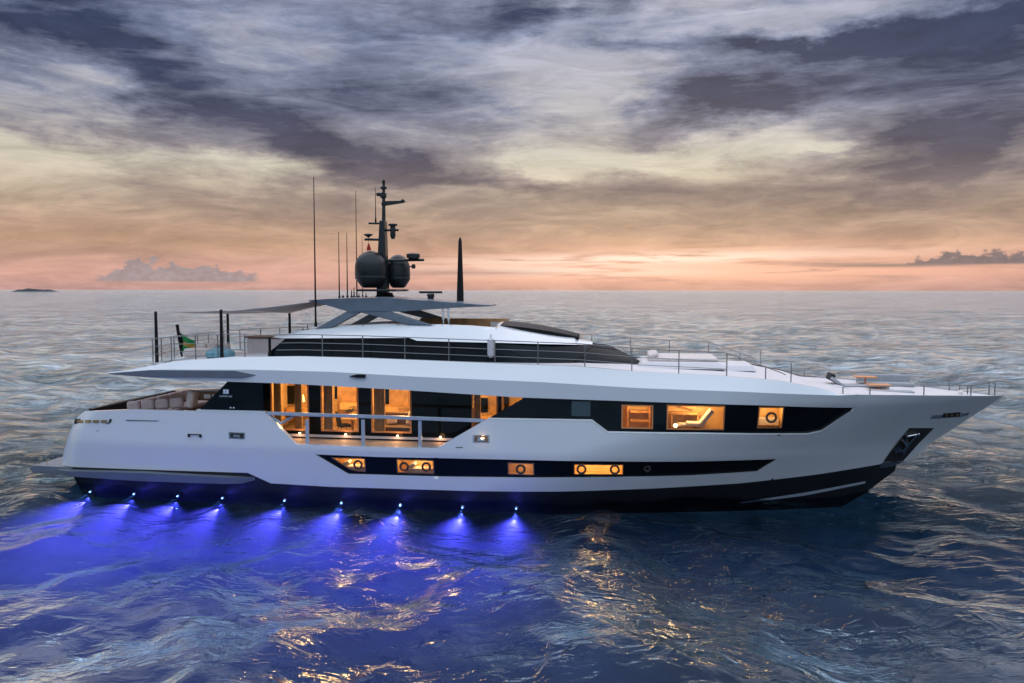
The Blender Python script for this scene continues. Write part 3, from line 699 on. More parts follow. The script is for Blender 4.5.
# furniture
def chair_at(u, v, rz, label, mat='blackfab'):
    c = thing('dining_chair', label, 'chair', u, v, zs+.02, rz, 'chairs in the lit saloon')
    soft((0, 0, .46), (.5, .5, .1), 'seat', mat, c, r=.03); soft((-.24, 0, .78), (.08, .48, .6), 'backrest', mat, c, ry=R(-8), r=.03)
    for sx in (-.2, .2):
        for sy in (-.2, .2): MB().tube([(sx, sy, 0), (sx*.9, sy*.9, .42)], .02).build('leg', 'inwood', c, True)
    return c
a, b = wins[1]
tb = thing('dining_table', 'dark round dining table behind the second lit saloon window', 'table', a+1.05, vw+1.0, zs+.02)
MB().lathe((0, 0, .72), [(.52, 0), (.55, .02), (.52, .05)], 28).build('tabletop', 'inwood', tb, True); MB().lathe((0, 0, 0), [(.28, 0), (.06, .08), (.05, .6), (.2, .72)], 16).build('pedestal', 'inwood', tb, True)
chair_at(a+.78, vw+.62, R(40), 'black dining chair in front of the round table in the saloon')
chair_at(a+1.35, vw+1.5, R(200), 'brown dining chair behind the round table in the saloon', 'brown')
fl = thing('flower_vase', 'dark leafy plant in a vase on the round saloon table', 'vase', a+1.0, vw+1.0, zs+.79)
MB().lathe((0, 0, 0), [(.05, 0), (.09, .08), (.05, .2)], 14).build('vase', 'gold', fl, True)
mb = MB()
for k in range(60):
    th = random.uniform(0, 6.28); ph = random.uniform(.2, 1.3); rr = random.uniform(.12, .3); c = Vector((math.cos(th)*math.sin(ph), math.sin(th)*math.sin(ph), math.cos(ph)))*rr+Vector((0, 0, .2)); s1 = Vector((random.uniform(-1, 1), random.uniform(-1, 1), random.uniform(-1, 1))).normalized()*.05; s2 = s1.cross(c.normalized()).normalized()*.03
    mb.quad(c-s1, c-s2, c+s1, c+s2)
mb.build('leaves', pbr('dark_leaves', (.03, .05, .02), .6), fl)
a, b = wins[2]
sfa = thing('saloon_sofa', 'brown sofa with pale cushion behind the third lit saloon window', 'sofa', (a+b)/2+.15, vw+.75, zs+.02)
soft((0, 0, .3), (1.5, .8, .4), 'seat', 'brown', sfa, r=.06); soft((0, .36, .72), (1.5, .2, .62), 'backrest', 'brown', sfa, r=.06)
soft((.5, .12, .78), (.42, .18, .6), 'cushion', 'pale_cushion', sfa, rx=R(-18), ry=R(12), r=.08); soft((-.4, .14, .68), (.45, .16, .34), 'cushion', 'pale_cushion', sfa, rx=R(-15), ry=R(-10), r=.07)
a, b = wins[0]
fla = thing('floor_lamp', 'tall lit floor lamp inside the saloon window nearest the stern', 'lamp', a+.75, vw+1.4, zs+.02)
MB().lathe((0, 0, 0), [(.15, 0), (.15, .03), (.02, .05), (.015, 1.35)], 14).build('lamp_stand', 'gold', fla, True); MB().lathe((0, 0, 1.35), [(.2, 0), (.14, .3)], 20).build('lamp_shade', 'lampshade', fla, True)

# side deck handrail
hr0 = [(268, 413.6), (300, 414.5), (385, 417.2), (482, 420.6)]
LR = SL(hr0, -.10); rl = fnl(LR); us = cols(LR[0][0], LR[-1][0]+.1, (), .5)
mb = MB()
for u, u2 in zip(us, us[1:]):
    pass
mb.grid([[(u, -hullv(u, rl(u))+.10+dy_, rl(u)+dz_) for dy_, dz_ in ((-.06, -.07), (-.06, .07), (.06, .07), (.06, -.07))] for u in us], True)
hrail = mb.build('side_handrail', 'bluegrey', yacht, bevel=.015)
for px in (307, 363, 420, 473):
    u, z = S(px, 418, -.1)
    if px < 470: MB().box((u, -hullv(u, z)+.12, (z+zf)/2-.05), (.14, .07, z-zf-.05)).build('stanchion', 'bluegrey', hrail, bevel=.01)
vb_ = MB(); q = [S(*p, -.1) for p in ((266, 414), (281, 424), (295, 415))]
for a, b in zip(q, q[1:]): vb_.tube([(a[0], -3.65, a[1]), (b[0], -3.65, b[1])], .055, 4)
vb_.build('bracket', 'bluegrey', hrail)
# deck lamps at the foot of the saloon wall
for px in (299, 345, 397, 440):
    u, z = P(px, 440.5, vw-.2)
    o = MB().lathe((u, vw-.09, zs+.22), [(.03, -.03), (.05, 0), (.03, .03)], 12).build('deck_lamp', 'lamp', yacht, True)
    light('deck_light', 'POINT', (u, vw-.28, zs+.20), 4, (1, .50, .22), o, .12)

# ------------------------------------------------------------------ upper deck house and flybridge
UFz = [(5.2, 23.6), (5.5, 23.2), (6.45, 21.3), (7.2, 19.9)]
def supv(u, z):
    uf = interp(z, UFz); w = 2.85-.12*(z-5.4)
    if u > 15: w *= 1-min(1, max(0, (u-15)/(uf-15)))**2.6
    return max(w, 0)
def nose(u): return interp(u, [(b, a) for a, b in reversed(UFz)])
GT = SL([(268, 353.4), (286, 338.4), (410, 337.8), (418, 340.6), (503, 342.6), (560, 344), (600, 345)], 0, supv)
gt = lambda u: min(interp(u, GT), nose(u)) if u > 20 else interp(u, GT)
zdk = lambda u: max(ftop(u), fcrs(u))-.06
mb = MB(); us = cols(GT[0][0], 23.25, (GT,), .15)
strip(mb, us, lambda u: min(zdk(u), gt(u)), gt, 0, 6, supv)
mb.build('deckhouse_windows', 'blackglass', yacht, True)
RT = SL([(283, 335), (313, 329), (345, 326), (384, 324.2), (442, 324.6), (470, 325.6), (495, 327.6), (530, 333), (577, 340)], -.3, supv)
GL = [(RT[0][0]-.25, S(284, 337.8, .1, supv)[1])]+[q for q in GT[1:]]
rt = fnl(RT); gl_ = lambda u: interp(u, GL)
uE = RT[-1][0]
rtop = lambda u: max(rt(u), gl_(u)+.02) if u < uE else gl_(u)+.02
mb = MB(); us = cols(GL[0][0], 21.25, (GL, RT), .15)
ro = lambda u: .14*min(1, max(0, (21.4-u)/1.5)); ri = lambda u: -.40*min(1, max(.0, (21.3-u)/3))
strip(mb, us, gl_, rtop, ro, 5, supv, off2=ri); ledge(mb, us, gl_, ro, -.3, supv)
U_OPEN = 17.3
us = cols(U_OPEN, 21.25, (RT,), .15); lid(mb, us, rtop, ri, supv, 14, .16)
us = cols(GL[0][0], U_OPEN, (RT,), .25)
ri2 = lambda u: ri(u)-.14
ledge(mb, us, rtop, ri, ri2, supv)
for sgn in (-1, 1): mb.grid([[(u, sgn*(supv(u, rtop(u))+ri2(u)), rtop(u)) for u in us], [(u, sgn*(supv(u, rtop(u))+ri2(u)), 6.35) for u in us]])
mb.build('flybridge_coaming', 'white', yacht, True, angle=30)
mb = MB(); mb.grid([[(u, s_*2.55, 6.42) for s_ in (-1, 1)] for u in (9.0, 12, 15, 17.4)]); mb.build('flybridge_floor', 'teak', yacht)
mb = MB().quad((17.35, -2.3, 6.4), (17.35, 2.3, 6.4), (17.35, 2.0, 7.0), (17.35, -2.0, 7.0)); mb.box((15.2, 2.15, 6.8), (4.2, .25, .7)); mb.build('flybridge_lining', 'inwood', yacht)
# dark windscreen brow over the forward coaming
g = []
for u in [17.45+3.2*i/14 for i in range(15)]:
    k = (u-17.45)/3.5; zt_ = 7.12-.20*k-.40*k*k; w = 1.25*(1-k**2.5)+.2
    g.append([(u, w*(-1+2*j/12), zt_-.12*(2*j/12-1)**2) for j in range(13)])
mb = MB().grid(g); mb.grid([[Vector(p)-Vector((0, 0, .14)) for p in r] for r in g]); 
mb.grid([[r[0] for r in g], [Vector(r[0])-Vector((0, 0, .14)) for r in g]]); mb.grid([[r[-1] for r in g], [Vector(r[-1])-Vector((0, 0, .14)) for r in g]])
mb.grid([g[0], [Vector(p)-Vector((0, 0, .14)) for p in g[0]]]); mb.build('windscreen_brow', 'blackp', yacht, True)
# wiper arm
MB().tube([(20.7, -2.45, 5.75), (21.3, -2.2, 6.2), (22.3, -1.75, 6.05)], .02, 6).tube([(20.5, -2.6, 5.6), (21.0, -2.5, 5.8)], .05, 6).build('wiper', 'blackp', yacht, True)

# hardtop wing
SEC = [(9.42, 2.30, 8.03, 7.98), (10.3, 2.36, 8.09, 7.80), (11.2, 2.42, 8.12, 7.55), (12.4, 2.42, 8.13, 7.60), (13.2, 2.38, 8.10, 7.56), (14.6, 2.15, 8.02, 7.66), (15.7, 1.70, 7.93, 7.73), (16.4, 1.2, 7.86, 7.76), (16.95, .55, 7.81, 7.77)]
mb = MB(); g = []
for u, w, a, b in SEC:
    r = []
    for j in range(13): x = -1+2*j/12; r.append((u, x*w, a+.05*(1-x*x)))
    for j in range(13): x = 1-2*j/12; r.append((u, x*w*.985, b-.0))
    g.append(r)
mb.grid(g, True); mb.f.append(tuple(range(26))); n = len(mb.v); mb.f.append(tuple(range(n-26, n)))
ht = mb.build('hardtop', 'hardtop', yacht, True, angle=30)
for sgn in (-1, 1):
    v0, v1 = sgn*2.36, sgn*2.06
    MB().prism([(11.1, 7.58), (11.5, 7.70), (12.1, 7.70), (11.6, 7.50), (10.45, 6.88), (9.7, 6.84)], min(v0, v1), max(v0, v1)).build('strut', 'hardtop', ht, bevel=.03)
    MB().prism([(11.6, 7.55), (11.7, 7.72), (12.4, 7.72), (14.75, 7.02), (13.75, 7.02)], min(v0, v1)+.01, max(v0, v1)-.01).build('strut', 'hardtop', ht, bevel=.03)
for px in (443.3, 448.6):
    u, _ = P(px, 318, -1.5); MB().tube([(u, -1.5, 6.95), (u, -1.5, 7.75)], .05, 8).build('post', 'chrome', ht, True)
# whips and stubs on the hardtop
def whip(px, y0, y1, v, r=.022, name='whip_antenna'):
    u, zt_ = P(px, y0, v); _, zb_ = P(px, y1, v)
    return MB().tube([(u, v, zb_), (u, v, zb_+(zt_-zb_)*.4), (u, v, zt_)], r*1.5, 6, r*.5).lathe((u, v, zb_), [(r*2.2, 0), (r*2.2, .18), (r, .2)], 8).build(name, 'blackp', ht, True)
whip(313.5, 177, 327, -2.35, .03); whip(338.5, 232, 300, -1.2); whip(346.6, 233, 300, -1.); whip(355.6, 191, 300, .2); whip(362, 236, 299, .9, .016)
for px, y0 in ((343, 295), (351.5, 290), (354, 288), (359, 294), (366, 293)): whip(px, y0, 300.5, -.4, .03, 'stub_antenna')
# tall dark folded crane post and open array radar
u, z0 = P(460.3, 304, -.3); _, z1 = P(460.3, 237.5, -.3)
MB().lathe((u, -.3, z0), [(.16, 0), (.15, .5), (.10, (z1-z0)*.7), (.075, z1-z0-.15), (.03, z1-z0)], 12).build('folded_crane', 'blackp', ht, True)
u, z0 = P(430.8, 302, -.5)
ra = MB().lathe((u, -.5, z0), [(.2, 0), (.2, .1), (.13, .14), (.17, .3), (.13, .36)], 16).build('radar_pedestal', 'darkpaint', ht, True)
MB().box((u, -.5, z0+.42), (1.02, .16, .10)).build('radar_array', 'darkpaint', ra, bevel=.03)

# mast with domes
ms = MB().prism([P(377.6, 300, 0), P(378.6, 262, 0), P(380.6, 221, 0), P(385.6, 221, 0), P(387, 262, 0), P(388.6, 300, 0)], -.22, .22).build('mast', 'darkpaint', yacht, bevel=.03)
def armpx(x0, y0, x1, y1, v=0., r=.05, name='mast_arm', r2=None):
    a = P(x0, y0, v); b = P(x1, y1, v); return MB().tube([(a[0], v, a[1]), (b[0], v, b[1])], r, 8, r2).build(name, 'darkpaint', ms, True)
armpx(383.6, 221, 383.6, 184, r=.09, name='mast_pole', r2=.06)
def knob(px, py, r, h, v=0., name='mast_light', mat='darkpaint', prof=None):
    u, z = P(px, py, v); return MB().lathe((u, v, z), prof or [(r*.6, -h/2), (r, -h*.3), (r, h*.3), (r*.5, h/2)], 16).build(name, mat, ms, True)
knob(383.5, 182, .07, .2); knob(383.5, 188, .14, .14); knob(383.2, 195.5, .14, .28); knob(379, 194.5, .13, .16); armpx(383, 197, 377.5, 193.5, r=.04); knob(383.5, 204, .1, .2)
a = P(384, 202.5, 0); b = P(403, 202, 0)
MB().prism([(a[0], a[1]+.05), (b[0]-.1, b[1]+.05), (b[0], b[1]+.13), (b[0]+.12, b[1]), (b[0], b[1]-.05), (a[0], a[1]-.16)], -.05, .05).build('gaff', 'darkpaint', ms)
armpx(368.6, 223.4, 381, 223.6, r=.045); whip(375.2, 187, 223, 0, .018)
armpx(385, 230.4, 398.5, 230.2, r=.05); knob(392.8, 231.6, .12, .66, name='horn'); knob(392.8, 225, .2, .12)
armpx(364.5, 239.6, 379, 239.8, r=.055); knob(368.2, 235, .2, .1, prof=[(.02, -.12), (.22, 0), (.2, .03), (.05, .06)], name='gps_antenna'); armpx(368.3, 239, 368.3, 235, r=.02)
o = thing('signal_flag', 'small dark red flag hanging under the left mast arm above the dome', 'flag', P(368.6, 250.5, 0)[0], 0, P(368.6, 250.5, 0)[1])
MB().grid([[(-.10, 0, 0), (.0, .03, .0), (.12, 0, 0)], [(-.07, 0, .15), (.02, -.03, .15), (.08, 0, .15)], [(-.02, 0, .30), (.0, .02, .30), (.03, 0, .30)]]).build('cloth', 'red', o, True); MB().tube([(0, 0, .3), (0, 0, .45)], .008, 5).build('halyard', 'blackp', o)
def dome(px, ytop, ybot, rpx, v, name='radar_dome'):
    u, z1 = P(px, ytop, v); _, z0 = P(px, ybot, v); r = (P(px+rpx, 270, v)[0]-P(px-rpx, 270, v)[0])/2; h = z1-z0
    prof = [(r*.45, 0), (r*.62, h*.04), (r*.97, h*.24), (r, h*.28), (r, h*.30), (r*.985, h*.31), (r*.985, h*.32), (r, h*.33), (r, h*.55)]
    prof += [(r*math.cos(a_), h*.55+(h*.45)*math.sin(a_)) for a_ in [R(x) for x in (10, 20, 32, 44, 56, 68, 78, 86)]]+[(.01, h)]
    return MB().lathe((u, v, z0), prof, 36).build(name, 'darkpaint', ms, True, angle=60)
dome(370.6, 251, 288, 15.2, -.35); dome(398, 254.8, 288, 11.6, .6)
mb = MB(); a = P(361, 290, -.3); mb.box((a[0]+.9, 0, a[1]-.02), (1.8, 1.9, .10)).box((a[0]+1.25, .5, a[1]-.01), (1.3, .5, .06)); mb.build('dome_platform', 'darkpaint', ms, bevel=.03)
u, z = P(385, 301, 0); MB().lathe((u, 0, z-.05), [(.62, 0), (.55, .15), (.36, .32), (.34, .42)], 24).build('mast_foot', 'darkpaint', ms, True)
armpx(386, 260.6, 424, 260, v=-.1, r=.06); knob(413.2, 256, .3, .26, v=-.1, name='satellite_disc'); knob(413.5, 266.5, .09, .2, v=-.1); armpx(406, 267, 413.5, 266.5, v=-.1, r=.03)

# ------------------------------------------------------------------ railings
def rail(name, pts, heights, zbase, stn, rows, mat='railm', r=.020, parent=yacht):
    """pts: plan points (u, v); a rail at each height; stanchions at fractions"""
    P3 = []
    for i in range(len(pts)-1):
        n = 8
        for k in range(n): t_ = k/n; P3.append((pts[i][0]+(pts[i+1][0]-pts[i][0])*t_, pts[i][1]+(pts[i+1][1]-pts[i][1])*t_))
    P3.append(pts[-1]); mb = MB()
    for hgt_ in rows: mb.tube([(u, v, zbase(u)+heights(u)*hgt_) for u, v in P3], r if hgt_ == 1 else r*.7, 6)
    o = mb.build(name, mat, parent, True)
    for u, v in stn: MB().tube([(u, v, zbase(u)-.05), (u, v, zbase(u)+heights(u))], r*1.15, 6).build('stanchion', mat, o, True)
    return o
ev = lambda u: hullv(u, zdk(u))+inset(u)-.08
zb_ = lambda u: zdk(u)+.05
near_px = (322.6, 363, 405, 449, 495, 538, 585, 632, 679, 727, 766, 791.5)
def s_at(px):
    u = 10.
    for _ in range(20): u = P(px, 360, -ev(u))[0]
    return u
nu = [s_at(p) for p in near_px]
for sgn in (-1, 1):
    u0, u1 = s_at(277), nu[9]
    pts = [(u, sgn*ev(u)) for u in cols(u0, u1, (), 1.2)]
    rail('side_guardrail', pts, lambda u: interp(u, [(0, .90), (20, .90), (27, .88)]), zb_, [(u, sgn*ev(u)) for u in nu[:10]], (1, .62, .3))
    pts = [(u, sgn*ev(u)) for u in cols(nu[9], nu[11]-.2, (), .6)]
    rail('sloping_guardrail', pts, lambda u: interp(u, [(nu[9], .88), (nu[11]-.2, .25)]), zb_, [(u, sgn*ev(u)) for u in nu[10:11]], (1,))
    MB().tube([(nu[11], sgn*ev(nu[11]), zb_(nu[11])-.05), (nu[11], sgn*ev(nu[11]), zb_(nu[11])+.75)], .022, 6).build('stanchion', 'railm', yacht, True)
# bow rail
zb2 = lambda u: sheer(u)-.02
bv = lambda u: max(0, hullv(u, sheer(u))-.10)
fu = [P(px, 392, -bv(uu))[0] for px, uu in ((843, 30.8), (870, 31.8), (924, 34), (971, 36))]
for k in range(8): fu = [P(px, 392, -bv(uu))[0] for px, uu in zip((843, 870, 924, 971), fu)]
for sgn in (-1, 1):
    pts = [(u, sgn*bv(u)) for u in cols(fu[0], 37.3, (), .7)]
    rail('bow_guardrail', pts, lambda u: interp(u, [(fu[0], .30), (fu[1], .32), (36, .42), (37.4, .55)]), zb2, [(u, sgn*bv(u)) for u in fu+[37.3]], (1,))
# stern rails on the upper deck
w0 = 3.05
u_a, u_b = 2.6, 6.2
zst = lambda u: 5.45+interp(u, [(2.6, -.06), (4, .08), (6.5, .2)])
for sgn in (-1, 1):
    rail('stern_guardrail', [(u_a, sgn*w0), (u_b+.9, sgn*(w0+.1))], lambda u: .98, zst, [(x, sgn*w0) for x in (2.75, 3.6, 4.7, 5.7, 6.9)], (1, .66, .33))
rail('stern_guardrail', [(u_a, -w0), (u_a-.15, 0), (u_a, w0)], lambda u: .98, zst, [(u_a-.1, v) for v in (-2, -1, 0, 1, 2)], (1, .66, .33))
for sgn in (-1, 1): MB().tube([(7.95, sgn*2.95, 5.6), (7.95, sgn*2.95, 6.5)], .06, 8).build('post', 'blackp', yacht, True)
rail('flybridge_guardrail', [(6.6, 3.0), (9.6, 2.9)], lambda u: .55, lambda u: 6.25, [(u, 2.95) for u in (7.2, 8.2, 9.3)], (1, .5))

# ------------------------------------------------------------------ things on the yacht
aw = thing('shade_awning', 'grey canvas awning on four black poles over the aft upper deck', 'awning', 0, 0, 0)
PL = [(2.9, -3.0, 5.38, 7.54), (2.95, 3.1, 5.4, 7.32), (5.9, -3.1, 5.62, 7.64), (6.2, 3.1, 5.6, 7.34)]
for u, v, a, b in PL: MB().tube([(u, v, a), (u, v, (a+b)/2), (u, v, b)], .075, 10, .06).build('pole', 'blackp', aw, True)
def sailcloth(c, sag=.12, n=14):
    g = []
    for i in range(n+1):
        s_ = i/n; r = []
        for j in range(n+1):
            t_ = j/n; p = (Vector(c[0])*(1-s_)+Vector(c[1])*s_)*(1-t_)+(Vector(c[3])*(1-s_)+Vector(c[2])*s_)*t_
            ctr = Vector(c[0])*.25+Vector(c[1])*.25+Vector(c[2])*.25+Vector(c[3])*.25
            k = .14*(4*s_*(1-s_)*abs(2*t_-1)**2+4*t_*(1-t_)*abs(2*s_-1)**2); p = p.lerp(ctr, k); p.z -= sag*16*s_*(1-s_)*t_*(1-t_); r.append(p)
        g.append(r)
    return g
o = MB().grid(sailcloth([(3.0, -2.95, 7.50), (6.0, -3.05, 7.60), (6.2, 3.0, 7.34), (3.05, 3.0, 7.30)], .05)).build('canopy', 'sail', aw, True)
o2 = MB().grid(sailcloth([(6.0, -2.9, 7.56), (9.5, -2.2, 7.97), (9.5, 2.2, 7.97), (6.25, 2.9, 7.32)], .10)).build('canopy', 'sail', aw, True)
for q in (o, o2): md = q.modifiers.new('thickness', 'SOLIDIFY'); md.thickness = .012
# ensign
fg = thing('ensign', 'green flag with gold-brown band and black hoist on a leaning staff at the stern', 'flag', 0, 0, 0)
a = P(182, 357, -.3); b = P(177.2, 325, -.3)
MB().tube([(a[0], -.3, a[1]), ((a[0]+b[0])/2, -.3, (a[1]+b[1])/2), (b[0], -.3, b[1])], .05, 8, .08).build('staff', 'blackp', fg, True)
p0 = P(178, 332.5, -.3); p1 = P(194, 341, -.3); p2 = P(195, 351, -.3); p3 = P(181.3, 352, -.3); g = []
for i in range(9):
    s_ = i/8; g.append([((p0[0]*(1-s_)+p3[0]*s_)*(1-t_)+(p1[0]*(1-s_)+p2[0]*s_)*t_, -.3+.07*math.sin(t_*7+s_*2), (p0[1]*(1-s_)+p3[1]*s_)*(1-t_)+(p1[1]*(1-s_)+p2[1]*s_)*t_) for t_ in [j/10 for j in range(11)]])
MB().grid(g).build('cloth', 'flag', fg, True)
# seat, bag and bar on the aft upper deck
st_ = thing('deck_sofa', 'low pale pink sofa on the aft upper deck beside the flag', 'sofa', 3.75, -.4, 5.42)
soft((0, 0, .22), (1.7, 1.1, .34), 'seat', 'pale_cushion', st_); soft((0, .5, .42), (1.7, .25, .3), 'backrest', 'pale_cushion', st_); MB().box((0, 0, .06), (1.5, .95, .10)).build('base', 'white2', st_)
for k in (-.45, .1): soft((k, .32, .46), (.5, .16, .26), 'cushion', 'pale_cushion', st_, rx=R(-12))
bg = thing('beanbag', 'teal patterned beanbag beside the black awning pole', 'beanbag', 5.35, -2.2, 5.5)
MB().lathe((0, 0, 0), [(.45, 0), (.62, .12), (.60, .28), (.42, .42), (.15, .48)], 20).build('bag', 'teal', bg, True)
MB().tube([(-.1, 0, .47), (0, 0, .56), (.1, 0, .47)], .02, 6).build('handle', 'teal', bg, True)
br = thing('bar_counter', 'long pale bar counter with brown top behind the awning poles', 'bar', 7.45, -.6, 5.6)
MB().box((0, 0, .36), (2.9, .9, .72)).build('cabinet', pbr('pale_pink_panel', (.55, .46, .44), .5, 0, .05, 3), br, bevel=.03); MB().box((0, 0, .77), (3.1, 1.05, .07)).build('counter_top', 'brown', br, bevel=.02)
fd = thing('white_fender', 'white cylindrical fender hanging on the side guardrail', 'fender', P(491, 350, -3.2)[0], -3.22, P(491, 357.5, -3.2)[1])
MB().lathe((0, 0, 0), [(.06, 0), (.13, .08), (.14, .2), (.14, .62), (.13, .72), (.05, .8)], 16).build('body', 'white2', fd, True); MB().tube([(0, 0, .8), (0, .02, .92)], .015, 6).build('line', 'blackp', fd)
# cockpit
zcp = 2.45
cs = thing('cockpit_sofa', 'mauve cockpit sofa with plump back cushions behind the stern bulwark', 'sofa', 1.4, 0.4, zcp)
MB().box((0, 0, .15), (1.4, 4.6, .28)).build('base', 'brown', cs)
soft((.1, 0, .4), (1.3, 4.6, .2), 'seat', 'cushion', cs)
for k in range(5): soft((-.38+.0*k, -2.0+k*1.0, .78), (.30, .92, .56), 'back_cushion', 'cushion', cs, ry=R(-12), r=.13)
ss = thing('cockpit_bench', 'row of mauve back cushions just inside the near stern bulwark', 'bench', 2.7, -2.6, zcp+.18)
MB().box((0, 0, .2), (2.9, .7, .36)).build('base', 'brown', ss)
for k in range(4): soft((-1.1+.66*k, -.12, .80+.06*k), (.60, .28, .46), 'back_cushion', 'cushion', ss, ry=R(-6), r=.12)
soft((1.45, .15, 1.12), (.35, .55, .75), 'pillow', 'pale_cushion', ss, ry=R(10), r=.13)
soft((0, .1, .45), (2.9, .7, .14), 'seat', 'cushion', ss)
ct = thing('cockpit_table', 'round dark cockpit table near the glass wing', 'table', 5.1, -1.9, zcp)
MB().lathe((0, 0, .74), [(.5, 0), (.52, .03), (.5, .06)], 24).build('tabletop', 'wood', ct, True); MB().lathe((0, 0, 0), [(.25, 0), (.06, .06), (.06, .74)], 14).build('pedestal', 'blackp', ct, True)
bw = thing('ice_bucket', 'small black bowl standing on the round cockpit table', 'bowl', 4.9, -2.1, zcp+.80)
MB().lathe((0, 0, 0), [(.08, 0), (.17, .1), (.19, .2), (.16, .21)], 18).build('bowl', 'blackp', bw, True); MB().torus((0, 0, .12), .2, .012).build('handle', 'steel', bw, True)
# far bulwark lining; white plates imitate bright sea showing through fairlead openings
mb = MB(); us = cols(-.1, 6.8, (), .6); mb.grid([[(u, hullv(u, 3.)-.24, z) for u in us] for z in (2.45, 3.3)]); fb = mb.build('bulwark_lining', 'brown', yacht)
mb = MB(); mb.grid([[(u, hullv(u, 3.3)-k, 3.36) for u in us] for k in (.28, -.02)]); mb.build('bulwark_trim', 'wood', fb)
for px in (184, 193, 205, 213):
    u, z = P(px, 397.5, 3.2); MB().box((u, hullv(u, z)-.27, z), (.36, .03, .22)).build('painted_opening', 'white2', fb, bevel=.05)
mb = MB(); mb.box((-.1, 0, 2.9), (.2, 6.4, .9)); mb.build('stern_coaming', 'blackp', yacht)

# foredeck
sp_ = MB().box((24.9, .2, 5.40), (3.6, 3.4, .26), taper=.86).build('sunpad_plinth', 'white2', yacht, bevel=.05)
sn = thing('deck_sunpad', 'broad pale sun pad on the deck ahead of the windscreen', 'sunpad', 25.0, .3, 5.53)
soft((0, 0, .07), (2.8, 2.6, .16), 'mattress', 'pale_cushion', sn, r=.06); soft((-1.2, 0, .22), (.4, 2.4, .16), 'headrest', 'pale_cushion', sn, ry=R(-20), r=.06)
MB().box((27.2, .3, 5.28), (1.5, 2.6, .22), taper=.85).build('deck_hatch', 'white2', yacht, bevel=.04)
zd = 4.22
def fdk(px, py, v): return P(px, py, v)
ln = thing('sun_lounger', 'grey reclined lounger with black pillow on the foredeck', 'lounger', P(850, 385, 0.3)[0], .3, zd)
soft((.5, 0, .26), (1.9, .8, .16), 'mattress', 'greyfab', ln, r=.05); soft((-.55, 0, .44), (.75, .8, .14), 'backrest', 'greyfab', ln, ry=R(35), r=.05)
soft((-.78, 0, .66), (.20, .7, .30), 'pillow', 'blackfab', ln, ry=R(20), r=.06); MB().box((.4, 0, .1), (1.9, .7, .18)).build('base', 'white2', ln, bevel=.03)
bn = thing('foredeck_bench', 'long low grey bench just inside the bow bulwark', 'bench', P(884, 392, -1.3)[0], -1.05, zd-.04)
soft((0, 0, .20), (2.35, .5, .24), 'seat', 'greyfab', bn, r=.05); MB().box((0, 0, .06), (2.3, .46, .08)).build('base', 'grey', bn); soft((-1.35, .2, .25), (.8, .6, .28), 'pillow', 'white2', bn, ry=R(14), r=.06)
for (px, vv, hh_, lab) in ((865, .8, .62, 'small square orange teak table beside the lounger'), (879, -.35, .42, 'orange teak side table just above the grey bench')):
    tb = thing('side_table', lab, 'table', P(px, 386, vv)[0], vv, zd, group='side tables on the foredeck')
    MB().box((0, 0, hh_), (.85, .6, .045)).build('tabletop', 'orange', tb, bevel=.01); MB().tube([(0, 0, 0), (0, 0, hh_)], .035).build('leg', 'orange', tb, True); MB().lathe((0, 0, 0), [(.2, 0), (.2, .03)], 16).build('base', 'steel', tb, True)
s2 = thing('curved_sofa', 'pale grey sofa on the far side of the foredeck', 'sofa', P(884, 382, 1.5)[0], 1.35, zd)
soft((0, 0, .2), (2.2, .6, .3), 'seat', 'greyfab', s2, r=.05); soft((0, .28, .46), (2.2, .18, .4), 'backrest', 'greyfab', s2, r=.06)
wl = MB(); u, z = P(961, 391, -.35); wl.lathe((u, -.35, zd-.05), [(.14, 0), (.12, .1), (.07, .14), (.1, .28), (.08, .3)], 16); wnd = wl.build('windlass', 'chrome', yacht, True)
for du in (-.05, .25): MB().tube([(u+du, -.35, zd+.1), (u+du, -.35, zd+.45)], .025, 6).build('bollard', 'railm', wnd, True)

# ------------------------------------------------------------------ underwater lights
for px, py in ((90, 482), (134, 485), (178, 488.6), (223, 491.5), (285, 493.5), (342, 496.5), (401, 500), (463, 502), (517, 506)):
    u, z = S(px, py); z = -.24; v = -hullv(u, 0)-.02
    fx = MB().lathe((u, v, z), [(.08, 0), (.08, -.03), (.06, -.05)], 16, 'y').build('underwater_light', 'steel', yacht, True)
    strong = 1.6 if px in (342, 401) else 1.0
    MB().lathe((u, v-.05, z), [(.022*strong, 0), (.02*strong, -.03), (.01, -.05)], 14, 'y').build('lens', 'bluelens', fx, True)
    for nm, en, cone, tilt, colr, zz_ in (('beam', 1500*strong**2, 13, 7, (.28, .55, 1.), -.30), ('wide_beam', 7000, 64, 7, (.32, .15, .85), -.60), ('near_glow', 800, 130, 55, (.20, .13, .85), -.45)):
        d = bpy.data.lights.new(nm, 'SPOT'); d.energy = en; d.color = colr; d.spot_size = R(cone); d.spot_blend = 1.; d.shadow_soft_size = 0.
        o = bpy.data.objects.new(nm, d); COL.objects.link(o); o.parent = fx; o.location = (u, v-(.4 if nm == 'wide_beam' else .15), zz_)
        dirv = Vector((0, -math.cos(R(tilt)), -math.sin(R(tilt)))); o.rotation_euler = dirv.to_track_quat('-Z', 'Y').to_euler()

# ------------------------------------------------------------------ island on the horizon
isl = MB(); g = []
hs_ = [0, 9, 14, 12, 17, 20, 16, 18, 14, 15, 10, 13, 9, 5, 0]
xs = [-1920+i*11.5 for i in range(len(hs_))]
for j, k in ((0, 0.), (12, .7), (30, 1.), (55, .8), (80, 0.)): g.append([(x, 3050+j, -1+h_*.62*k+random.uniform(0, 2.5)*(k > 0 and h_ > 0)) for x, h_ in zip(xs, hs_)])
o = isl.grid(g).build('island', 'island', None); ext(o, kind='structure')

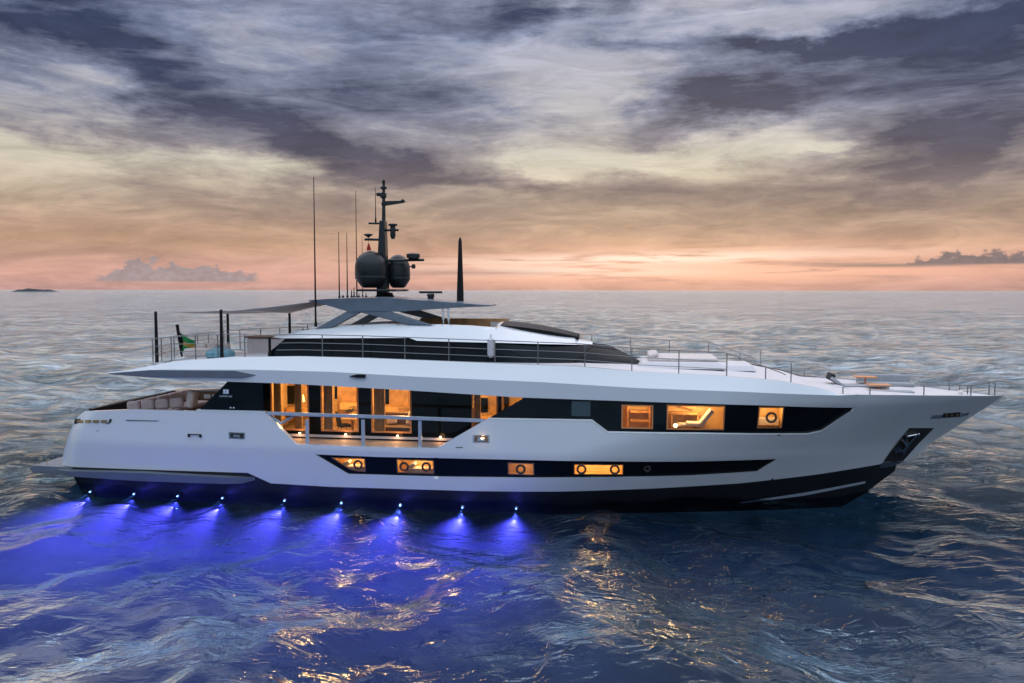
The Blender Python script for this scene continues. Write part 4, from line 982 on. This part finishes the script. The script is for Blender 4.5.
# ------------------------------------------------------------------ sea
rr = [0.0]; r = 4.
while r < 24000:
    rr.append(r); r += max(.05, .0068*r if r < 110 else .03*r)
rr = np.array(rr)
fa = np.radians(np.arange(-42, 42.001, .19)); ba = np.radians(np.arange(45, 316, 3.)); aa = np.concatenate([fa, ba])
RR, AA = np.meshgrid(rr, aa, indexing='ij'); X = RR*np.sin(AA); Y = RR*np.cos(AA); Z = np.zeros_like(X); DX = np.zeros_like(X); DY = np.zeros_like(X)
spacing = np.maximum(.0068*RR, .0034*RR)
for i in range(70):
    lam = .7*(13/.7)**(i/69)*rng.uniform(.9, 1.1); k = 2*math.pi/lam
    th = math.radians(rng.normal(205, 42)); ph = rng.uniform(0, 6.283)
    amp = .0044*lam*(1.25 if lam > 2.5 else 1.)*(.9 if lam < 1.1 else 1.)
    fade = np.clip(lam/(spacing*4)-.6, 0, 1)
    arg = k*(X*math.cos(th)+Y*math.sin(th))+ph
    Z += amp*fade*np.sin(arg); DX -= .7*amp*fade*math.cos(th)*np.cos(arg)*-1; DY -= .7*amp*fade*math.sin(th)*np.cos(arg)*-1
cl_ = np.clip((RR-4)/4, 0, 1)
V_ = np.stack([X+DX*cl_, Y+DY*cl_, Z], -1).reshape(-1, 3); nr, na = X.shape
ii, jj = np.meshgrid(np.arange(nr-1), np.arange(na), indexing='ij'); jn = (jj+1) % na
Fq = np.stack([ii*na+jj, (ii+1)*na+jj, (ii+1)*na+jn, ii*na+jn], -1).reshape(-1, 4)
me = bpy.data.meshes.new('sea'); me.vertices.add(len(V_)); me.vertices.foreach_set('co', V_.ravel().astype(np.float32))
me.loops.add(Fq.size); me.loops.foreach_set('vertex_index', Fq.ravel().astype(np.int32)); me.polygons.add(len(Fq))
me.polygons.foreach_set('loop_start', np.arange(0, Fq.size, 4, dtype=np.int32)); me.polygons.foreach_set('use_smooth', np.ones(len(Fq), bool)); me.update(); me.validate()
me.materials.append(M['sea']); sea = bpy.data.objects.new('sea', me); COL.objects.link(sea); ext(sea, kind='structure')
# flip if needed so that the surface faces up
if me.polygons[nr*na//2].normal.z < 0: me.flip_normals()
mb = MB(); g = []
for r in (.01, 20, 60, 200, 1000, 6000, 24000): g.append([(r*math.cos(2*math.pi*j/96), r*math.sin(2*math.pi*j/96), -2.3 if r < 500 else -5) for j in range(96)])
o = mb.grid(g, True).build('deep_water', 'depth'); ext(o, kind='structure')
# the lit turbid water beside the hull: an even scattering body just under the surface
m = bpy.data.materials.new('scattering_water'); m.use_nodes = True; t = NT(m.node_tree); t.n.clear()
t.l.new(t.add('ShaderNodeVolumePrincipled', {'Color': (.15, .29, .64, 1), 'Density': .07}).outputs[0], t.add('ShaderNodeOutputMaterial').inputs['Volume'])
o = MB().box((16.0, -19.9, -1.05), (90, 34, 1.5)).build('water_body', m); o.location = O; o.rotation_euler = (0, 0, -TH); ext(o, kind='structure')
